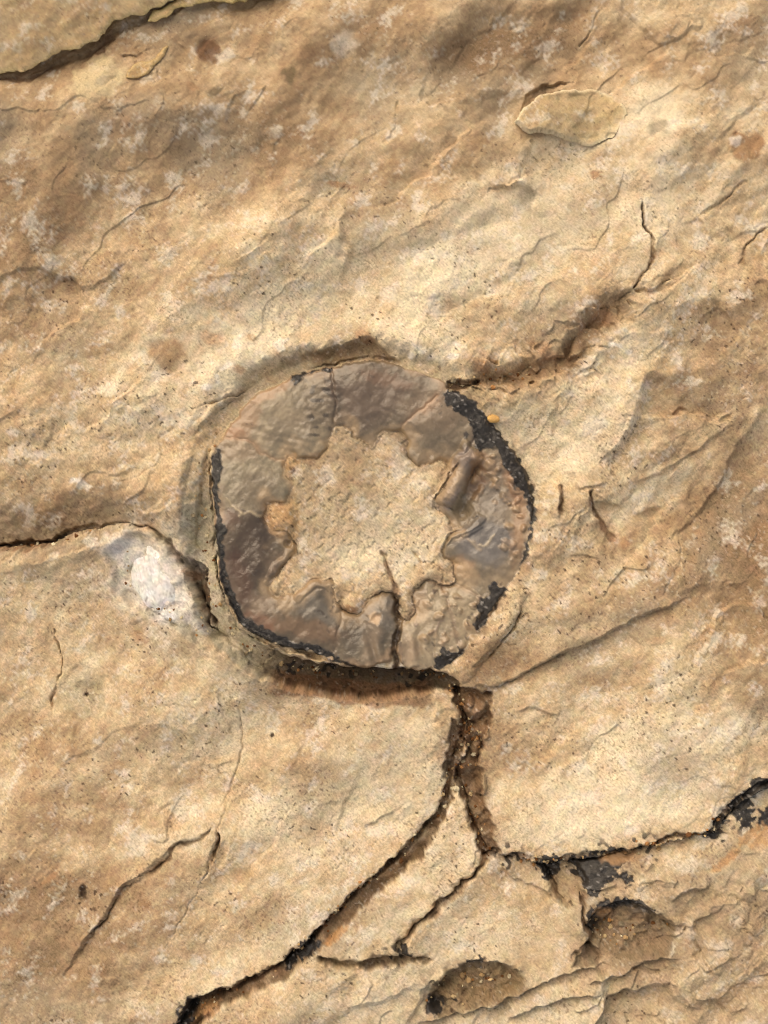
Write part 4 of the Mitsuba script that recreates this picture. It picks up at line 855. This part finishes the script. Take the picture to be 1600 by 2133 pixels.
FLAKE = [(1072, 255), (1082, 236), (1100, 216), (1120, 200), (1140, 192), (1180, 186), (1235, 186), (1280, 196), (1300, 216), (1303, 244), (1286, 280), (1262, 289), (1226, 300), (1202, 296), (1178, 288), (1145, 279), (1122, 280), (1100, 281), (1080, 268)]
sheet('rock_flake', FLAKE, lambda x, y, d: ground(x, y) + 40 * sstep(0, 14, d + 7) * sstep(1300, 1110, x + .2 * (y - 240)) + 1.5 + 2.5 * nz(x, y, 34, 2) + 1.4 * nz(x, y, 11, 4) - 2 * sstep(235, 200, y) * 3, tone=-.06, undercut=5, tint=(lin(206, 186, 148), .3), seed=3, lipcol=lin(240, 226, 190), pitch=2.0, sink=6)
tag('rock_flake', 'pale flat flake with a bright lower edge at the upper right', 'rock flake')
sheet('rock_flake_001', [(266, 163), (278, 142), (296, 132), (318, 130), (340, 106), (352, 100), (340, 124), (322, 148), (306, 162), (288, 170), (270, 169)], lambda x, y, d: ground(x, y) + 2 + 6 * sstep(0, 7, d + 3), undercut=3, seed=4, lipcol=lin(206, 178, 126), tone=-.1, pitch=1.8, sink=5, rag=(1.5, 1))
tag('rock_flake_001', 'small tongue-shaped flake below the overhanging grey slab', 'rock flake')


def nub(key, x, y, rx, ry, deg, h, lift, col, mat='mat_stone', rough=.12, seed=0, speck=.5, sub=4):
    m = trimesh.creation.icosphere(subdivisions=sub)
    p = m.vertices.copy()
    r = 1 + rough * fb(p[:, 0] * 10 + 40, p[:, 1] * 10 + p[:, 2] * 7, 9, 3, seed) + .4 * rough * nz(p[:, 0] * 10, p[:, 1] * 10 + 5 * p[:, 2], 2.2, seed + 1)
    p = p * r[:, None]
    c, s = math.cos(math.radians(deg)), math.sin(math.radians(deg))
    qx, qy = p[:, 0] * rx, p[:, 1] * ry
    wx, wy = x + qx * c - qy * s, y + qx * s + qy * c
    z = float(ground(np.array([x]), np.array([y]))[0]) + lift + p[:, 2] * h
    cc = np.clip(grain(np.tile(col, (len(p), 1)) * (1 + .14 * fb(wx, wy, 16, 3, seed))[:, None], wx, wy, speck, 3) * K, .004, .9)
    m = trimesh.Trimesh(np.stack([(wx - 800) * U, (1066.5 - wy) * U, z * U], 1), m.faces[:, ::-1], process=False)
    scene[key] = mikit.ply(m, mat, smooth=True, color=cc)


nub('pebble', 320, 1204, 44, 68, -16, 20, -8, lin(255, 250, 244), rough=.26, seed=2, speck=.9)
tag('pebble', 'white chalky pebble wedged in the crack left of the fossil', 'pebble')
nub('pebble_001', 1027, 873, 13, 8.5, 8, 8, 8, lin(232, 184, 112), rough=.08, seed=4, sub=3)
tag('pebble_001', 'tiny orange grain lodged beside the black upper right rim', 'pebble')

# crumbs of stone caught in the cracks and hollows
R = np.random.default_rng(21)
RUNS = [(smooth_curve(GUL, step=3), 16, 90), (smooth_curve(FORK, step=3), 18, 70), (smooth_curve([(935, 1424), (952, 1440), (958, 1470), (964, 1500), (960, 1535), (946, 1580), (936, 1625), (927, 1670), (910, 1702), (884, 1724), (860, 1758), (820, 1795), (775, 1832), (730, 1874), (684, 1920),
        (644, 1960), (600, 1998), (555, 2026), (495, 2060), (435, 2090), (400, 2115)], step=3), 14, 120), (smooth_curve(RIGHTC[:12], step=3), 14, 60), (smooth_curve([(930, 800), (980, 792), (1040, 786), (1110, 772)], step=3), 14, 40),
        (smooth_curve([(0, 1142), (110, 1127), (210, 1100)], step=3), 7, 26), (smooth_curve([(1240, 1930), (1300, 1950), (1370, 1940)], step=3), 30, 40), (smooth_curve([(910, 2080), (990, 2050), (1070, 2040)], step=3), 24, 30),
        (smooth_curve([(260, 1170), (330, 1260), (420, 1310)], step=3), 26, 40)]
vv, ff, cc, off = [], [], [], 0
ico = trimesh.creation.icosphere(subdivisions=1)
for line, spread, count in RUNS:
    for k in range(count):
        p = line[R.integers(len(line))] + R.normal(0, spread * .5, 2)
        rr = R.uniform(1.6, 3.4) if R.random() < .8 else R.uniform(3.4, 6.0)
        q = ico.vertices * R.uniform(.55, 1.25, (len(ico.vertices), 1)) * rr * R.uniform(.7, 1.2, 3)
        z = float(ground(np.array([p[0]]), np.array([p[1]]))[0]) + .35 * rr
        vv.append(np.stack([(p[0] + q[:, 0] - 800) * U, (1066.5 - p[1] - q[:, 1]) * U, (z + q[:, 2]) * U], 1))
        ff.append(ico.faces[:, ::-1] + off); off += len(q)
        base = [TAN, SAND, RUST, BROWN, CREAM, GREY][R.integers(6)] * R.uniform(.7, 1.1) * K
        cc.append(np.tile(np.clip(base, .01, .9), (len(q), 1)))
scene['grit'] = mikit.ply(trimesh.Trimesh(np.vstack(vv), np.vstack(ff), process=False), 'mat_stone', smooth=False, color=np.vstack(cc))
tag('grit', 'small crumbs of tan stone caught in the cracks and hollows', 'grit', kind='stuff')
